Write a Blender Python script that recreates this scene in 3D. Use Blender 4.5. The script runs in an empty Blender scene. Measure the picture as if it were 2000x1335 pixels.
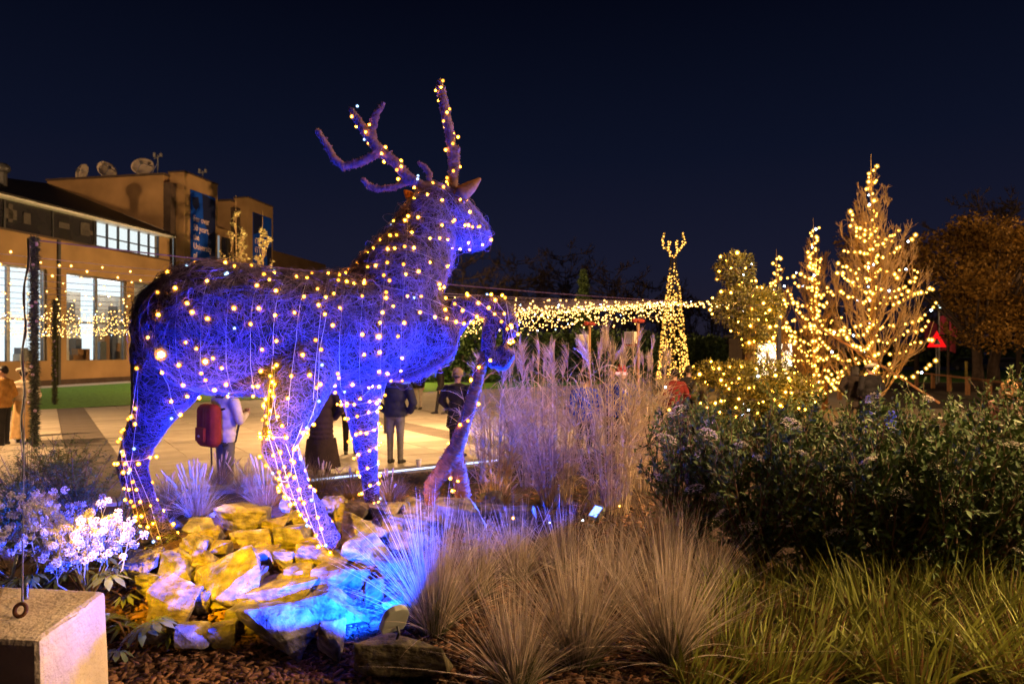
import bpy, bmesh, math, random
import numpy as np
from mathutils import Vector, Matrix, noise
from mathutils.bvhtree import BVHTree

rng = np.random.default_rng(7)
random.seed(7)
R = math.radians
scene = bpy.context.scene
COL = scene.collection

# ------------------------------------------------------------------ camera, sky, exposure
CAM_H, FPX, HOR = 2.1, 1333.0, 687.0          # eye height, focal length in photo pixels, horizon row
cam_d = bpy.data.cameras.new('camera')
cam_d.sensor_width = 36.0
cam_d.lens = 36.0 * FPX / 2000.0
cam_d.shift_y = (HOR - 667.5) / 2000.0
cam_d.clip_start, cam_d.clip_end = 0.05, 2000
cam_d.dof.use_dof = True
cam_d.dof.focus_distance = 4.4
cam_d.dof.aperture_fstop = 2.8
cam = bpy.data.objects.new('camera', cam_d)
COL.objects.link(cam)
cam.location = (0, 0, CAM_H)
cam.rotation_euler = (R(90), 0, 0)
scene.camera = cam

world = bpy.data.worlds.new('World')
scene.world = world
world.use_nodes = True
wn = world.node_tree.nodes
wl = world.node_tree.links
wn.clear()
w_out = wn.new('ShaderNodeOutputWorld')
w_bg = wn.new('ShaderNodeBackground')
w_sky = wn.new('ShaderNodeTexSky')
w_sky.sky_type = 'NISHITA'
w_sky.sun_disc = False
w_sky.sun_elevation = R(-7)
w_sky.sun_rotation = R(150)
w_sky.air_density = 1.0
w_scl = wn.new('ShaderNodeVectorMath'); w_scl.operation = 'SCALE'; w_scl.inputs[3].default_value = 0.05
w_tc = wn.new('ShaderNodeTexCoord')
w_sep = wn.new('ShaderNodeSeparateXYZ')
w_rmp = wn.new('ShaderNodeValToRGB')
cr = w_rmp.color_ramp
cr.elements[0].position, cr.elements[0].color = 0.0, (0.0150, 0.0125, 0.0230, 1)
cr.elements[1].position, cr.elements[1].color = 0.46, (0.0013, 0.0022, 0.0075, 1)
e = cr.elements.new(0.12); e.color = (0.0090, 0.0100, 0.0255, 1)
e = cr.elements.new(0.27); e.color = (0.0040, 0.0060, 0.0180, 1)
w_add = wn.new('ShaderNodeVectorMath'); w_add.operation = 'ADD'
wl.new(w_tc.outputs['Generated'], w_sep.inputs[0])
wl.new(w_sep.outputs['Z'], w_rmp.inputs[0])
wl.new(w_sky.outputs[0], w_scl.inputs[0])
wl.new(w_scl.outputs[0], w_add.inputs[0])
wl.new(w_rmp.outputs[0], w_add.inputs[1])
wl.new(w_add.outputs[0], w_bg.inputs['Color'])
w_bg.inputs['Strength'].default_value = 1.0
wl.new(w_bg.outputs[0], w_out.inputs[0])

vs = scene.view_settings
vs.view_transform = 'Standard'; vs.look = 'None'; vs.exposure = 0.0; vs.gamma = 1.0
vs.use_curve_mapping = False
cy = scene.cycles
cy.use_denoising = True
cy.max_bounces = 4; cy.diffuse_bounces = 2; cy.glossy_bounces = 2; cy.transmission_bounces = 3; cy.transparent_max_bounces = 12
cy.sample_clamp_indirect = 2.0
cy.sample_clamp_direct = 60.0
cy.use_light_tree = True
cy.caustics_reflective = False; cy.caustics_refractive = False

# ------------------------------------------------------------------ helpers
def P(px, py, d):
    """the point at distance d seen at photo pixel px, py"""
    return Vector(((px - 1000.0) / FPX * d, d, CAM_H - (py - HOR) / FPX * d))

def nrm(a):
    return a / np.maximum(np.linalg.norm(a, axis=-1, keepdims=True), 1e-9)

def mesh_np(name, V, F):
    V = np.asarray(V, dtype=np.float32).reshape(-1, 3)
    me = bpy.data.meshes.new(name)
    me.vertices.add(len(V)); me.vertices.foreach_set('co', V.ravel())
    Fs = [np.asarray(f, dtype=np.int32) for f in (F if isinstance(F, (list, tuple)) else [F]) if len(f)]
    nl = sum(f.size for f in Fs); npoly = sum(len(f) for f in Fs)
    me.loops.add(nl); me.loops.foreach_set('vertex_index', np.concatenate([f.ravel() for f in Fs]))
    tot = np.concatenate([np.full(len(f), f.shape[1], dtype=np.int32) for f in Fs])
    st = np.concatenate([[0], np.cumsum(tot)[:-1]]).astype(np.int32)
    me.polygons.add(npoly); me.polygons.foreach_set('loop_start', st)
    try: me.polygons.foreach_set('loop_total', tot)
    except Exception: pass
    me.update(calc_edges=True); me.validate()
    return me

def link(name, me, mt=None, parent=None, smooth=False):
    o = bpy.data.objects.new(name, me)
    COL.objects.link(o)
    if mt is not None and me is not None and len(me.materials) == 0:
        for m in (mt if isinstance(mt, (list, tuple)) else [mt]): me.materials.append(m)
    if smooth and me is not None: me.polygons.foreach_set('use_smooth', np.ones(len(me.polygons), dtype=bool))
    if parent is not None: o.parent = parent
    return o

def tag(o, label=None, cat=None, group=None, kind=None):
    if label: o['label'] = label
    if cat: o['category'] = cat
    if group: o['group'] = group
    if kind: o['kind'] = kind
    return o

def empty(name, loc=(0, 0, 0), rz=0.0):
    o = bpy.data.objects.new(name, None)
    o.empty_display_size = 0.1
    COL.objects.link(o); o.location = loc; o.rotation_euler = (0, 0, rz)
    return o

class MB:
    """collects boxes, tubes and prisms into one mesh"""
    def __init__(s): s.v = []; s.f = []
    def add(s, V, F):
        n = len(s.v); s.v += [tuple(p) for p in V]; s.f += [tuple(int(i) + n for i in f) for f in F]; return s
    def box(s, c, size, rot=None):
        x, y, z = [k / 2 for k in size]
        V = [Vector(p) for p in ((-x,-y,-z),(x,-y,-z),(x,y,-z),(-x,y,-z),(-x,-y,z),(x,-y,z),(x,y,z),(-x,y,z))]
        if rot is not None: V = [rot @ p for p in V]
        V = [p + Vector(c) for p in V]
        return s.add(V, [(0,3,2,1),(4,5,6,7),(0,1,5,4),(1,2,6,5),(2,3,7,6),(3,0,4,7)])
    def tube(s, pts, rad, n=8, cap=True):
        pts = [Vector(p) for p in pts]
        if not hasattr(rad, '__len__'): rad = [rad] * len(pts)
        V = []; up = None
        for i, p in enumerate(pts):
            t = (pts[min(i+1, len(pts)-1)] - pts[max(i-1, 0)]).normalized()
            if up is None:
                up = t.orthogonal().normalized()
            a = (up - t * up.dot(t)).normalized(); up = a; b = t.cross(a)
            V += [p + (a * math.cos(k*2*math.pi/n) + b * math.sin(k*2*math.pi/n)) * rad[i] for k in range(n)]
        F = [(i*n+k, i*n+(k+1)%n, (i+1)*n+(k+1)%n, (i+1)*n+k) for i in range(len(pts)-1) for k in range(n)]
        if cap: F += [tuple(reversed(range(n))), tuple(range((len(pts)-1)*n, len(pts)*n))]
        return s.add(V, F)
    def prism(s, poly, off):
        n = len(poly); off = Vector(off)
        V = [Vector(p) for p in poly] + [Vector(p) + off for p in poly]
        return s.add(V, [tuple(reversed(range(n))), tuple(range(n, 2*n))] + [(i, (i+1)%n, n+(i+1)%n, n+i) for i in range(n)])
    def ball(s, c, r, sc=(1,1,1), rot=None):
        V = ICO1V * np.array(sc) * r
        if rot is not None: V = V @ np.array(rot.to_3x3()).T
        return s.add(V + np.array(c), ICO1F)
    def lathe(s, prof, c=(0,0,0), n=16, rot=None):
        V = []
        for r, z in prof:
            for k in range(n):
                p = Vector((r*math.cos(2*math.pi*k/n), r*math.sin(2*math.pi*k/n), z))
                V.append((rot @ p if rot is not None else p) + Vector(c))
        F = [(i*n+k, i*n+(k+1)%n, (i+1)*n+(k+1)%n, (i+1)*n+k) for i in range(len(prof)-1) for k in range(n)]
        return s.add(V, F)
    def build(s, name, mt, parent=None, smooth=False, bevel=0.0):
        me = bpy.data.meshes.new(name); me.from_pydata(s.v, [], s.f); me.update()
        bm = bmesh.new(); bm.from_mesh(me)
        if bevel > 0:
            ed = [e for e in bm.edges if len(e.link_faces) == 2 and e.calc_face_angle(0) > 0.5]
            bmesh.ops.bevel(bm, geom=ed, offset=bevel, segments=2, affect='EDGES', profile=0.6)
        bmesh.ops.recalc_face_normals(bm, faces=bm.faces)
        bm.to_mesh(me); bm.free()
        return link(name, me, mt, parent, smooth)

def _ico(sub):
    bm = bmesh.new(); bmesh.ops.create_icosphere(bm, subdivisions=sub, radius=1.0)
    V = np.array([v.co[:] for v in bm.verts]); F = np.array([[v.index for v in f.verts] for f in bm.faces]); bm.free()
    return V, F
ICO0V, ICO0F = _ico(1)
ICO1V, ICO1F = _ico(2)

# ---- materials
def mat(name, col, rough=0.85, var=0.3, scale=6.0, bump=0.0, bscale=40.0, spec=0.25, island=0.0, col2=None, metal=0.0, detail=4.0, trans=0.0):
    m = bpy.data.materials.new(name); m.use_nodes = True
    nt = m.node_tree; n = nt.nodes; l = nt.links
    b = n['Principled BSDF']
    b.inputs['Roughness'].default_value = rough
    b.inputs['Specular IOR Level'].default_value = spec
    b.inputs['Metallic'].default_value = metal
    tc = n.new('ShaderNodeTexCoord')
    no = n.new('ShaderNodeTexNoise'); no.inputs['Scale'].default_value = scale; no.inputs['Detail'].default_value = detail
    l.new(tc.outputs['Object'], no.inputs['Vector'])
    mx = n.new('ShaderNodeMix'); mx.data_type = 'RGBA'
    a = [c * (1 - var) for c in col]; c2 = col2 if col2 else [min(1, c * (1 + var)) for c in col]
    mx.inputs[6].default_value = (*a, 1); mx.inputs[7].default_value = (*c2, 1)
    mr = n.new('ShaderNodeMapRange'); mr.inputs[1].default_value = 0.3; mr.inputs[2].default_value = 0.7
    l.new(no.outputs['Fac'], mr.inputs[0]); l.new(mr.outputs[0], mx.inputs[0])
    out = mx.outputs[2]
    if island > 0:
        ge = n.new('ShaderNodeNewGeometry')
        mi = n.new('ShaderNodeMapRange'); mi.inputs[3].default_value = 1 - island; mi.inputs[4].default_value = 1 + island
        l.new(ge.outputs['Random Per Island'], mi.inputs[0])
        vm = n.new('ShaderNodeVectorMath'); vm.operation = 'SCALE'
        l.new(out, vm.inputs[0]); l.new(mi.outputs[0], vm.inputs[3]); out = vm.outputs[0]
    l.new(out, b.inputs['Base Color'])
    if bump > 0:
        nb = n.new('ShaderNodeTexNoise'); nb.inputs['Scale'].default_value = bscale; nb.inputs['Detail'].default_value = 6
        l.new(tc.outputs['Object'], nb.inputs['Vector'])
        bp = n.new('ShaderNodeBump'); bp.inputs['Strength'].default_value = bump; bp.inputs['Distance'].default_value = 0.02
        l.new(nb.outputs['Fac'], bp.inputs['Height']); l.new(bp.outputs[0], b.inputs['Normal'])
    if trans > 0:
        tr = n.new('ShaderNodeBsdfTranslucent'); l.new(out, tr.inputs['Color'])
        ms = n.new('ShaderNodeMixShader'); ms.inputs[0].default_value = trans
        l.new(b.outputs[0], ms.inputs[1]); l.new(tr.outputs[0], ms.inputs[2]); l.new(ms.outputs[0], n['Material Output'].inputs[0])
    return m

def emit(name, col, strength, sampling='AUTO'):
    m = bpy.data.materials.new(name); m.use_nodes = True
    n = m.node_tree.nodes; n.clear()
    o = n.new('ShaderNodeOutputMaterial'); e = n.new('ShaderNodeEmission')
    e.inputs[0].default_value = (*col, 1); e.inputs[1].default_value = strength
    m.node_tree.links.new(e.outputs[0], o.inputs[0])
    try: m.cycles.emission_sampling = sampling
    except Exception: pass
    return m

def halo_shell(name, col, strength, fac):
    """mostly clear, faintly emissive shell that imitates the halo round a bulb"""
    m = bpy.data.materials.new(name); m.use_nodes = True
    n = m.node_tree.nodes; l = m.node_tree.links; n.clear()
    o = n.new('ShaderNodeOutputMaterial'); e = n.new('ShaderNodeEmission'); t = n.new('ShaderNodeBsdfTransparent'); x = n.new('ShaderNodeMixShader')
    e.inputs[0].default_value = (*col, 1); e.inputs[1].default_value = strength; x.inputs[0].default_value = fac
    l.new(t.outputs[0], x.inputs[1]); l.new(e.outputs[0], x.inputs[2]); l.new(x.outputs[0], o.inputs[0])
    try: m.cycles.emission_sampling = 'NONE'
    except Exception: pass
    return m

# ---- batched geometry
def tubes(Pts, Rad, n=3):
    """Pts (m,k,3), Rad (m,k) -> vertices, quads of m thin tubes"""
    Pts = np.asarray(Pts, float); Rad = np.asarray(Rad, float)
    m, k, _ = Pts.shape
    T = np.empty_like(Pts)
    T[:, 1:-1] = Pts[:, 2:] - Pts[:, :-2]; T[:, 0] = Pts[:, 1] - Pts[:, 0]; T[:, -1] = Pts[:, -1] - Pts[:, -2]
    T = nrm(T)
    ref = np.where(np.abs(T[:, :1, 2:3]) > 0.9, np.array([1.0, 0.13, 0]), np.array([0.0, 0.1, 1.0]))
    A = nrm(np.cross(T, np.broadcast_to(ref, T.shape))); B = np.cross(T, A)
    ang = np.arange(n) * 2 * np.pi / n
    V = Pts[:, :, None, :] + Rad[:, :, None, None] * (A[:, :, None, :] * np.cos(ang)[None, None, :, None] + B[:, :, None, :] * np.sin(ang)[None, None, :, None])
    i = np.arange(m)[:, None, None] * k * n + np.arange(k - 1)[None, :, None] * n
    q = np.arange(n)[None, None, :]; q2 = (q + 1) % n
    F = np.stack([i + q, i + q2, i + n + q2, i + n + q], -1).reshape(-1, 4)
    return V.reshape(-1, 3), F

def blades(base, d0, bend, L, w, k=5, pw=0.7, side=None):
    """ribbons: base (m,3), start direction d0, bend vector, length L (m), width w (m)"""
    m = len(base); t = np.linspace(0, 1, k)
    Pc = base[:, None, :] + L[:, None, None] * (d0[:, None, :] * t[None, :, None] + bend[:, None, :] * (t ** 2)[None, :, None])
    if side is None:
        side = nrm(np.cross(d0, rng.normal(size=(m, 3))))
    W = (w[:, None] * np.maximum(1 - t, 0.02)[None, :] ** pw)[:, :, None] * side[:, None, :] * 0.5
    V = np.stack([Pc - W, Pc + W], 2).reshape(-1, 3)
    i = np.arange(m)[:, None] * k * 2 + np.arange(k - 1)[None, :] * 2
    F = np.stack([i, i + 1, i + 3, i + 2], -1).reshape(-1, 4)
    return V, F

def leaves(Pn, D, N, L, W, fold=0.15):
    """folded leaf blades: root points Pn, direction D, face normal N"""
    D = nrm(D); S = nrm(np.cross(D, N)); N2 = np.cross(S, D)
    L = L[:, None]; W = W[:, None]
    a = Pn; tip = Pn + D * L - N2 * L * 0.08
    c = Pn + D * L * 0.5 - N2 * W * fold
    l_ = Pn + D * L * 0.45 + S * W * 0.5; r_ = Pn + D * L * 0.45 - S * W * 0.5
    V = np.stack([a, l_, c, r_, tip], 1).reshape(-1, 3)
    i = np.arange(len(Pn))[:, None] * 5
    F = np.concatenate([i + np.array([[0, 2, 1]]), i + np.array([[0, 3, 2]]), i + np.array([[1, 2, 4]]), i + np.array([[2, 3, 4]])], 0)
    return V, F

def balls(C, r, V0=None, F0=None):
    V0 = ICO0V if V0 is None else V0; F0 = ICO0F if F0 is None else F0
    C = np.asarray(C, float).reshape(-1, 3); r = np.broadcast_to(np.asarray(r, float), (len(C),))
    V = C[:, None, :] + V0[None] * r[:, None, None]
    F = F0[None] + (np.arange(len(C)) * len(V0))[:, None, None]
    return V.reshape(-1, 3), F.reshape(-1, 3)
OCTV = np.array([[1,0,0],[-1,0,0],[0,1,0],[0,-1,0],[0,0,1],[0,0,-1]], float)
OCTF = np.array([[0,2,4],[2,1,4],[1,3,4],[3,0,4],[2,0,5],[1,2,5],[3,1,5],[0,3,5]])

def cat_vf(parts):
    Vs, Fs, n = [], [], 0
    for V, F in parts:
        V = np.asarray(V); F = np.asarray(F)
        Vs.append(V); Fs.append(F + n); n += len(V)
    byk = {}
    for f in Fs: byk.setdefault(f.shape[1], []).append(f)
    return np.concatenate(Vs), [np.concatenate(x) for x in byk.values()]

def unit_dirs(m, up=0.0):
    a = rng.normal(size=(m, 3)); a[:, 2] += up
    return nrm(a)

def remesh(V, F, voxel, smooth=6):
    me = mesh_np('blob', V, F)
    o = link('blob', me)
    md = o.modifiers.new('r', 'REMESH'); md.mode = 'VOXEL'; md.voxel_size = voxel
    if smooth:
        sm = o.modifiers.new('s', 'SMOOTH'); sm.iterations = smooth; sm.factor = 0.5
    dg = bpy.context.evaluated_depsgraph_get()
    out = bpy.data.meshes.new_from_object(o.evaluated_get(dg))
    bpy.data.objects.remove(o); bpy.data.meshes.remove(me)
    return out

def chain_balls(pts, n_between=6):
    """pts list of (x,y,z,r): overlapping balls along the chain"""
    C, r = [], []
    for a, b in zip(pts[:-1], pts[1:]):
        for k in range(n_between):
            t = k / n_between
            C.append([a[i] * (1 - t) + b[i] * t for i in range(3)]); r.append(a[3] * (1 - t) + b[3] * t)
    C.append(list(pts[-1][:3])); r.append(pts[-1][3])
    return balls(C, r, ICO1V, ICO1F)

def pxr(px, py, d, r):
    p = P(px, py, d); return (p.x, p.y, p.z, r * d / FPX)

def sstep(a, b, x):
    t = np.clip((np.asarray(x, float) - a) / (b - a), 0, 1); return t * t * (3 - 2 * t)

# ---- ground of the planted bed
KP = np.array([-4.4, 7.6]); KD = np.array([0.825, 0.565]); KN = np.array([-0.565, 0.825])
def kerb_s(X, Y): return (np.asarray(X) - KP[0]) * KN[0] + (np.asarray(Y) - KP[1]) * KN[1]
def G(X, Y):
    X = np.asarray(X, float); Y = np.asarray(Y, float)
    s = -kerb_s(X, Y)
    z = 0.42 + 0.15 * sstep(0.2, 3.0, s)
    m = sstep(-3.0, -2.2, X) * (1 - sstep(-0.5, 0.5, X)) * sstep(3.25, 4.25, Y) * (1 - sstep(5.5, 7.4, Y))
    z = z + 0.27 * m
    z = z + 0.10 * sstep(-0.2, 1.0, X) * sstep(4.0, 5.6, Y) * (1 - sstep(6.5, 8.5, Y)) * (1 - sstep(2.0, 4.0, X))
    z = z + 0.012 * np.sin(X * 5.1 + 1) * np.cos(Y * 4.3) + 0.008 * np.sin(X * 13 + Y * 9)
    return z

def ground_hit(px, py, lift=0.0, d0=2.4, d1=14.0):
    """distance at which the line of sight through a pixel meets the bed"""
    d = np.linspace(d0, d1, 1200)
    X = (px - 1000.0) / FPX * d; Z = CAM_H - (py - HOR) / FPX * d
    k = np.argmax(Z <= G(X, d) + lift)
    return float(d[k])

def lamp_light(name, kind, loc, power, col, parent=None, target=None, angle=100, blend=0.5, size=0.05):
    ld = bpy.data.lights.new(name, kind); ld.energy = power; ld.color = col
    ld.shadow_soft_size = size
    if kind == 'SPOT': ld.spot_size = R(angle); ld.spot_blend = blend
    o = bpy.data.objects.new(name, ld); COL.objects.link(o); o.location = loc
    if target is not None:
        o.rotation_euler = (Vector(target) - Vector(loc)).to_track_quat('-Z', 'Y').to_euler()
    if parent is not None:
        o.parent = parent; bpy.context.view_layer.update(); o.matrix_parent_inverse = parent.matrix_world.inverted()
    return o
# ------------------------------------------------------------------ materials shared
M = {}
M['paver'] = mat('paver', (0.40, 0.31, 0.20), 0.75, 0.16, 1.3, 0.15, 60, island=0.0)
M['paver_dark'] = mat('paver_dark', (0.13, 0.105, 0.085), 0.75, 0.2, 2.0, 0.15, 60)
M['kerb'] = mat('kerb', (0.20, 0.17, 0.14), 0.8, 0.25, 5, 0.25, 50)
M['mulch'] = mat('mulch', (0.055, 0.032, 0.020), 0.95, 0.5, 30, 0.8, 60)
M['chip'] = mat('chip', (0.16, 0.085, 0.045), 0.9, 0.35, 20, island=0.55)
M['lawn'] = mat('lawn', (0.09, 0.22, 0.026), 0.95, 0.4, 6, 0.6, 90)
M['brick'] = mat('brick', (0.27, 0.165, 0.075), 0.85, 0.22, 0.5, 0.3, 8, detail=8)
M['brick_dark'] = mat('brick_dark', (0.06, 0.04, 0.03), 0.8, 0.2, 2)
M['roof'] = mat('roof', (0.022, 0.018, 0.017), 0.6, 0.3, 3)
M['white_paint'] = mat('white_paint', (0.62, 0.60, 0.56), 0.5, 0.08, 3)
M['grey_metal'] = mat('grey_metal', (0.20, 0.20, 0.21), 0.45, 0.15, 5, metal=0.6)
M['dark_metal'] = mat('dark_metal', (0.03, 0.03, 0.033), 0.45, 0.2, 5, spec=0.4)
M['rust'] = mat('rust', (0.09, 0.035, 0.016), 0.8, 0.45, 40, 0.3, 200)
M['wood'] = mat('wood', (0.26, 0.13, 0.055), 0.8, 0.25, 14, 0.2, 60)
M['dark_glass'] = mat('dark_glass', (0.022, 0.02, 0.02), 0.12, 0.3, 0.6, spec=0.6)
M['asphalt'] = mat('asphalt', (0.04, 0.032, 0.024), 0.9, 0.3, 3, 0.3, 80)

def plaza_material():
    m = bpy.data.materials.new('plaza_far'); m.use_nodes = True
    n = m.node_tree.nodes; l = m.node_tree.links; b = n['Principled BSDF']
    tc = n.new('ShaderNodeTexCoord'); mp = n.new('ShaderNodeMapping'); mp.inputs['Rotation'].default_value = (0, 0, R(-34.4))
    br = n.new('ShaderNodeTexBrick'); br.inputs['Scale'].default_value = 1.0
    br.offset = 0.0
    br.inputs['Brick Width'].default_value = 1.125; br.inputs['Row Height'].default_value = 0.85; br.inputs['Mortar Size'].default_value = 0.012
    br.inputs['Color1'].default_value = (0.39, 0.335, 0.26, 1); br.inputs['Color2'].default_value = (0.345, 0.295, 0.23, 1); br.inputs['Mortar'].default_value = (0.16, 0.12, 0.08, 1)
    no = n.new('ShaderNodeTexNoise'); no.inputs['Scale'].default_value = 0.4; no.inputs['Detail'].default_value = 5
    mx = n.new('ShaderNodeMix'); mx.data_type = 'RGBA'; mx.blend_type = 'MULTIPLY'; mx.inputs[0].default_value = 0.35
    l.new(tc.outputs['Object'], mp.inputs[0]); l.new(mp.outputs[0], br.inputs['Vector']); l.new(tc.outputs['Object'], no.inputs['Vector'])
    l.new(br.outputs['Color'], mx.inputs[6]); l.new(no.outputs['Fac'], mx.inputs[7]); l.new(mx.outputs[2], b.inputs['Base Color'])
    b.inputs['Roughness'].default_value = 0.7
    return m

# ------------------------------------------------------------------ ground, plaza, lawns
S = 400.0
gp = link('plaza', mesh_np('plaza', [[-S, -60, 0], [S, -60, 0], [S, 700, 0], [-S, 700, 0]], np.array([[0, 1, 2, 3]])), plaza_material())
tag(gp, kind='structure')

def slab_mesh(name, w, d, m):
    h = 0.016
    mb = MB().box((0, 0, h / 2 + 0.001), (w - 0.014, d - 0.014, h))
    o = mb.build(name, m, bevel=0.004); me = o.data; bpy.data.objects.remove(o); return me
colw, bandw, roww = 1.125, 0.85, 0.85
me_l = [slab_mesh('paving_slab', colw, roww, mat('paver%d' % k, c, 0.72, 0.14, 1.6, 0.12, 60)) for k, c in enumerate([(0.39, 0.335, 0.26), (0.345, 0.295, 0.23), (0.42, 0.36, 0.28)])]
me_d = slab_mesh('paving_slab', bandw, roww, M['paver_dark'])
cand = []
for band in range(-2, 4):
    u0 = band * 7.6 - 0.3
    cols = [(u0 + bandw / 2, True)] + [(u0 + bandw + (k + 0.5) * colw, False) for k in range(6)]
    for u, dk in cols:
        for r in range(26):
            s = 0.36 + (r + 0.5) * roww
            c = KP + KD * u + KN * s
            t = c[0] / c[1]; px = 1000 + t * FPX; py = HOR + CAM_H / c[1] * FPX
            if -60 < px < 1340 and 6 < c[1] < 26 and (px < 380 or py > 790):
                cand.append((c[1] - (3.0 if dk else 0.0), c, dk))
cand.sort(key=lambda q: q[0])
for k, (_, c, dk) in enumerate(cand[:300]):
    o = link('paving_slab', me_d if dk else random.choice(me_l), None, gp)
    o.location = (c[0], c[1], random.uniform(0, 0.003)); o.rotation_euler = (0, 0, math.atan2(KD[1], KD[0]))

def sheet(name, poly, z, m):
    o = link(name, mesh_np(name, [[x, y, z] for x, y in poly], np.array([list(range(len(poly)))])), m)
    return tag(o, kind='structure')
sheet('lawn', [(-60, -10), (-16.9, 24.8), (-14.5, 27.2), (-4.7, 35.4), (8, 46), (10, 64), (-22.3, 64), (-26.0, 44), (-27.5, 36), (-40, -10)], 0.024, M['lawn'])
sheet('building_path', [(-27.4, 36), (-25.9, 44), (-22.2, 64), (-24.5, 64), (-29, 40)], 0.03, mat('path', (0.45, 0.40, 0.36), 0.7, 0.1, 2))
sheet('soil_path', [(13, 25.5), (80, 20), (120, 46), (22, 46)], 0.02, M['asphalt'])
sheet('verge', [(10, 47), (120, 46.5), (200, 76), (14, 80)], 0.02, M['lawn'])
sheet('road', [(14, 81), (220, 78), (260, 95), (14, 100)], 0.02, mat('far_road', (0.30, 0.31, 0.31), 0.7, 0.1, 1))

# raised planting bed with kerb
uu = np.linspace(-9, 17, 200); ss = np.linspace(-13, -0.12, 150)
UU, SS = np.meshgrid(uu, ss)
XY = KP[None, None] + UU[..., None] * KD + SS[..., None] * KN
ZZ = G(XY[..., 0], XY[..., 1])
V = np.concatenate([XY, ZZ[..., None]], -1).reshape(-1, 3)
nu = len(uu); ii = (np.arange(len(ss) - 1)[:, None] * nu + np.arange(nu - 1)[None]).reshape(-1)
soil = link('soil', mesh_np('soil', V, np.stack([ii, ii + 1, ii + nu + 1, ii + nu], -1)), M['mulch'], smooth=True)
tag(soil, kind='structure')
kb = empty('kerb', (KP[0], KP[1], 0), math.atan2(KD[1], KD[0])); tag(kb, kind='structure')
for k in range(26):
    MB().box((-9 + k + 0.5, 0.08, 0.225), (0.992, 0.34, 0.45)).build('kerb_stone', M['kerb'], kb, bevel=0.012)
led = MB().box((3.6, -0.105, 0.462), (2.9, 0.022, 0.02)).build('light_strip', emit('led_white', (0.62, 0.72, 1.0), 2.2))
led.location = kb.location; led.rotation_euler = kb.rotation_euler
tag(led, 'thin white light strip running along the edge of the planting bed', 'light strip')

# wood chips
def chips(name, n, px0, px1, py0, py1, smin, smax):
    px = rng.uniform(px0, px1, n); py = rng.uniform(py0, py1, n)
    d = np.array([ground_hit(a, b) for a, b in zip(px, py)])
    X = (px - 1000) / FPX * d
    c = np.stack([X, d, G(X, d) + rng.uniform(0.0, 0.012, n)], -1)
    a = rng.uniform(0, 2 * np.pi, n); tl = rng.normal(0, 0.25, n)
    D = np.stack([np.cos(a), np.sin(a), tl], -1); D = nrm(D)
    Sd = nrm(np.cross(D, np.array([0, 0, 1.0]) + rng.normal(0, 0.25, (n, 3)))); N = np.cross(Sd, D)
    L = rng.uniform(smin, smax, n)[:, None] / 2; W = L * rng.uniform(0.15, 0.45, n)[:, None]; H = rng.uniform(0.0015, 0.004, n)[:, None]
    cs = [(-1,-1,-1),(1,-1,-1),(1,1,-1),(-1,1,-1),(-1,-1,1),(1,-1,1),(1,1,1),(-1,1,1)]
    V = np.stack([c + D * L * p + Sd * W * q + N * H * r for p, q, r in cs], 1).reshape(-1, 3)
    f = np.array([(4,5,6,7),(0,1,5,4),(1,2,6,5),(2,3,7,6),(3,0,4,7)])
    F = (np.arange(n)[:, None, None] * 8 + f[None]).reshape(-1, 4)
    o = link(name, mesh_np(name, V, F), M['chip'])
    return tag(o, 'brown bark chips strewn over the soil of the bed', 'bark mulch', kind='stuff')
c1 = chips('bark_mulch', 5200, 200, 1500, 1120, 1345, 0.02, 0.07)
c2 = chips('bark_mulch', 2600, 560, 1300, 920, 1120, 0.02, 0.07)
c2['label'] = 'dark bark mulch on the slope between the rocks and the kerb'
c1['label'] = 'brown bark chips on the soil in front of the rock pile'

# ------------------------------------------------------------------ university building on the far side
UX, UY = 0.184, 0.983
BQ = Vector((-28.7, 43.0, 0))
def bs(px, off=0.0):
    t = (px - 1000) / FPX
    return (t * 43 - t * UX * off + 28.7 - UY * off) / (UX - UY * t)
def bz(px, py, off=0.0):
    s = bs(px, off); Y = 43 + UY * s - UX * off
    return CAM_H - (py - HOR) / FPX * Y
bld = empty('campus_building', BQ, math.atan2(UY, UX))
tag(bld, 'long brown brick campus building with lit windows and two bannered towers', 'building')
def bbox(name, s0, s1, i0, i1, z0, z1, m, parent=None, bevel=0.0):
    """box in building coordinates: along facade, inward depth, height"""
    o = MB().box(((s0 + s1) / 2, (i0 + i1) / 2, (z0 + z1) / 2), (s1 - s0, i1 - i0, z1 - z0)).build(name, m, parent or bld, bevel=bevel)
    return o
M['wall_glow'] = emit('wall_glow', (0.82, 0.94, 1.0), 1.6)  # emissive wall colour standing in for the room lighting
M['wall_glow2'] = emit('wall_glow2', (0.92, 0.98, 0.98), 1.3)
M['room_lamp'] = emit('room_lamp', (0.9, 0.97, 1.0), 5.0)
M['dim_room'] = emit('dim_room', (0.75, 0.85, 0.9), 0.30)
M['room'] = mat('room', (0.5, 0.46, 0.4), 0.8, 0.2, 0.8)
glass = bpy.data.materials.new('window_glass'); glass.use_nodes = True
_n = glass.node_tree.nodes; _l = glass.node_tree.links
_tr = _n.new('ShaderNodeBsdfTransparent'); _tr.inputs[0].default_value = (0.93, 0.95, 0.95, 1)
_gl = _n.new('ShaderNodeBsdfGlossy'); _gl.inputs['Roughness'].default_value = 0.05
_mx = _n.new('ShaderNodeMixShader'); _mx.inputs[0].default_value = 0.08
_l.new(_tr.outputs[0], _mx.inputs[1]); _l.new(_gl.outputs[0], _mx.inputs[2]); _l.new(_mx.outputs[0], _n['Material Output'].inputs[0])
sA = bs(332)
ZE = 11.15
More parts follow.
